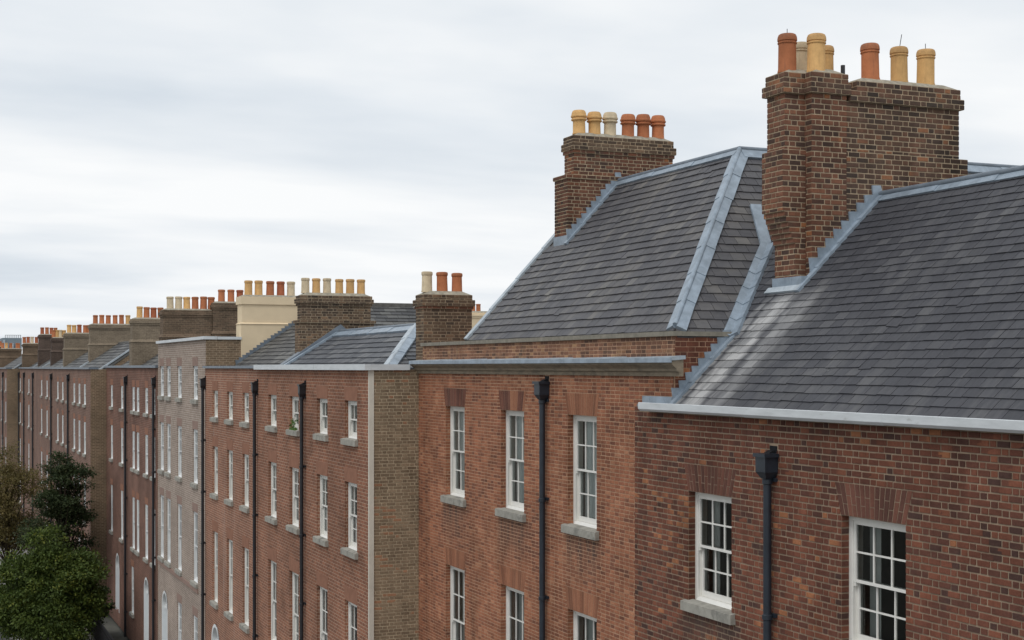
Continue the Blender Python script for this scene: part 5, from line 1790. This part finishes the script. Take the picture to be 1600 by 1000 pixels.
# ---- far left background
fb = thing('office_block', 'distant blue grey roof block with a rail and small chimneys at far left', 'building', (262, 17, GZ))
uq = 255.0
m = MB(); m.box(uq, uq + 14, V_(4, uq), V_(34, uq), GZ, Z_(528, uq, 16)); mk('wall', m, 'grey_cladding', fb)
m = MB()
zt = Z_(528, uq, 16)
for k in range(9):
    vv = V_(8 + k * 3, uq); m.box(uq + 0.1, uq + 0.25, vv, vv + 0.07, zt, zt + 0.45)
m.box(uq + 0.1, uq + 0.25, V_(8, uq), V_(33, uq), zt + 0.451, zt + 0.5)
mk('rail', m, 'iron', fb)
for k, (p0, p1, y0, y1) in enumerate(((5, 8, 555, 531), (10, 13, 555, 537), (17, 21, 556, 536))):
    m = MB(); m.box(uq - 0.3 - 0.02 * k, uq - 0.05, V_(p0, uq), V_(p1, uq), Z_(y0, uq, 16), Z_(y1, uq, 16)); mk('panel', m, 'lead_pale', fb)
fb2 = thing('brick_house', 'distant low brick house in front of the blue grey roof block', 'house', (212, 14, GZ))
uq = 205.0
m = MB(); m.box(uq, uq + 14, V_(-8, uq), V_(38, uq), GZ, Z_(557, uq, 14)); mk('wall', m, 'stack_far', fb2)
for i, (p0, p1, y) in enumerate(((-3, 3, 533), (26, 34, 536))):
    o = stack_tex(fb2, uq + 0.5, uq + 1.6, V_(p0, uq), V_(p1, uq), Z_(560, uq, 14), Z_(y + 9, uq, 14), 'stack_far', None, 0.3, 0.08)
    pots(o, uq + 1.0, [V_(p0 + 1.5, uq), V_(p0 + 4, uq)], Z_(y + 9, uq, 14) + 0.05, 'roll', ['terracotta'] * 2, 1.3, 0.05)
m = MB(); m.slab([(uq - 0.5, V_(-8, uq), Z_(574, uq, 12)), (uq - 0.5, V_(28, uq), Z_(574, uq, 12)), (uq + 3, V_(34, uq), Z_(559, uq, 14)), (uq + 3, V_(-6, uq), Z_(559, uq, 14))][::-1], (-0.6, 0, 0.8), 0.1)
mk('roof', m, 'slate_old', fb2)


# ------------------------------------------------------------------ trees
def tree(name, label, u, v, zb, ztop, r, mat, nclump, nleaf, leaf, seed, low=0.25, squash=1.0, gap=0.0, trunk_r=0.16, group=None, skirt=0):
    rn = np.random.default_rng(seed)
    t = thing(name, label, 'tree', (u, v, zb), group)
    hgt = ztop - zb
    tr = MB()
    p = np.array([u, v, zb - 0.1]); n = 7
    top = np.array([u + rn.normal(0, 0.15), v + rn.normal(0, 0.1), zb + hgt * 0.82])
    pts = [p + (top - p) * i / n + (rn.normal(0, 0.06, 3) * [1, 1, 0] if 0 < i < n else 0) for i in range(n + 1)]
    for i in range(n):
        tr.tube(pts[i], pts[i + 1], trunk_r * (1 - i / n * 0.85), trunk_r * (1 - (i + 1) / n * 0.85), 9, False)
    cz = zb + hgt * (low + (1 - low) / 2); ch = hgt * (1 - low) / 2
    cl_ = []
    nl = 13
    lobes = []
    for k in range(nl):
        d = rn.normal(0, 1, 3); d /= np.linalg.norm(d)
        f = rn.uniform(0.35, 0.8)
        c_ = np.array([u, v, cz]) + d * np.array([r * (1 - 0.25 * max(0, d[2])), r * squash, ch]) * f
        lobes.append((c_, r * rn.uniform(0.3, 0.52), rn.uniform(0.55, 0.8)))
    for k in range(skirt):
        a = 2 * pi * k / skirt + rn.uniform(-0.3, 0.3)
        lobes.append((np.array([u + 0.62 * r * cos(a), v + 0.62 * r * sin(a), zb + hgt * rn.uniform(0.12, 0.42)]), r * rn.uniform(0.34, 0.5), 0.7))
    lobes.append((np.array([u, v, cz]), r * 0.6, 1.1 * ch / r))
    lobes.append((np.array([u, v, ztop - r * 0.35]), r * 0.32, 1.0))
    wts = np.array([l_[1] ** 2 for l_ in lobes]); wts /= wts.sum()
    while len(cl_) < nclump:
        c_, lr, fl_ = lobes[rn.choice(len(lobes), p=wts)]
        d = rn.normal(0, 1, 3); d /= np.linalg.norm(d)
        q = c_ + d * np.array([lr, lr, lr * fl_]) * rn.uniform(0.55, 1.12)
        if q[2] < zb + 0.2: continue
        if gap and sin(2.3 * q[0] + 1.7 * q[2]) + sin(1.9 * q[1] + 2.9 * q[2] + seed) > 2 - gap * 2: continue
        cl_.append((q, d))
    for q, d in cl_[::max(1, nclump // 70)]:
        k = min(n - 1, max(1, int(n * min(0.95, max(0.15, (q[2] - zb) / hgt - 0.15)))))
        mid = (pts[k] + q) / 2 + np.array([0, 0, 0.15])
        tr.tube(pts[k], mid, 0.045, 0.028, 6, False); tr.tube(mid, q, 0.028, 0.008, 5, False)
    mk('trunk', tr, 'bark', t, smooth=True)
    # leaves: drooping sprays of small folded blades
    tot = nclump * nleaf
    C = np.repeat(np.array([q for q, d in cl_]), nleaf, axis=0)
    Dn = np.repeat(np.array([d for q, d in cl_]), nleaf, axis=0)
    m_ = len(C)
    sp = rn.normal(0, 1, (m_, 3)) * np.array([0.2, 0.2, 0.09]) * (r / 2.2)
    P = C + sp
    ax = Dn + rn.normal(0, 0.8, (m_, 3)); ax[:, 2] -= 0.25; ax /= np.linalg.norm(ax, axis=1)[:, None]
    up = rn.normal(0, 0.5, (m_, 3)) + np.array([0, 0, 1.0])
    sd_ = np.cross(ax, up); sd_ /= (np.linalg.norm(sd_, axis=1)[:, None] + 1e-6)
    ln = leaf * rn.uniform(0.7, 1.35, m_)[:, None]
    A = P - ax * ln * 0.5; B = P + ax * ln * 0.5
    Lf = P + sd_ * ln * 0.3 + np.cross(sd_, ax) * ln * 0.08; Rt = P - sd_ * ln * 0.3 + np.cross(sd_, ax) * ln * 0.08
    V = np.stack([A, Lf, B, Rt], axis=1).reshape(-1, 3)
    org = np.array([u, v, zb])
    V = V - org; V[:, 0] *= -1
    idx = np.arange(m_) * 4
    F = np.stack([idx, idx + 1, idx + 2, idx + 3], axis=1).tolist()
    cr_ = np.repeat(rn.uniform(0, 1, len(cl_)), nleaf)
    rv = np.clip(0.55 * cr_ + 0.45 * rn.uniform(0, 1, m_), 0, 1)
    me = mesh_from('crown', V, F, mat, rv)
    place(bpy.data.objects.new('crown', me), t, w3(org))
    return t


def at_depth(px, Z):
    b = bear(px); r_ = Z / cos(b - ANG)
    return r_ * cos(b), r_ * sin(b)


u_, v_ = at_depth(72, 66)
tree('broadleaf_tree', 'bright green leafy tree at the bottom left, nearest to the street', u_, v_, GZ, Z_(818, u_, v_), 2.6, 'leaf_green', 1500, 55, 0.14, 3, 0.0, 1.0, 0.12, skirt=9)
u_, v_ = at_depth(113, 74)
tree('evergreen_tree', 'tall dark green tree against the terrace behind the bright green tree', u_, v_ - 0.6, GZ, Z_(705, u_, v_), 2.1, 'leaf_dark', 520, 50, 0.13, 12, 0.12, 0.8, 0.45)
u_, v_ = at_depth(14, 88)
tree('autumn_tree', 'thin browning autumn tree at the left edge above the green tree', u_, v_, GZ, Z_(694, u_, v_), 3.0, 'leaf_brown', 700, 38, 0.12, 18, 0.1, 0.9, 0.4)
u_, v_ = at_depth(160, 70)
tree('shrub', 'low dark shrub between the green tree and the arched doorway', u_, v_ - 0.4, GZ, Z_(905, u_, v_), 0.9, 'leaf_dark', 120, 50, 0.14, 23, 0.0, 0.8, 0.1, 0.06)

# ------------------------------------------------------------------ area railings
rl = thing('railing', 'black iron railing along the pavement in front of the terrace', 'railing', (66, 8.2, GZ))
m = MB()
m.box(44, 78, 8.18, 8.22, GZ + 1.05, GZ + 1.09); m.box(44, 78, 8.18, 8.22, GZ + 0.12, GZ + 0.15)
mk('rail', m, 'iron', rl)
for k in range(170):
    x = 44.1 + k * 0.2
    if k == 0:
        q = MB(); q.box(-0.011, 0.011, -0.011, 0.011, 0, 1.2); q.frustum((-0.022, 0.022, -0.022, 0.022), (-0.002, 0.002, -0.002, 0.002), 1.2, 1.32)
        BM_ = local_mesh('baluster', q, 'iron')
    inst('baluster', BM_, rl, (x, 8.2, GZ))
m = MB(); m.box(44, 78, 8.08, 8.32, GZ - 0.2, GZ + 0.1); mk('plinth', m, 'stone', rl)
print('objects', len(bpy.data.objects))
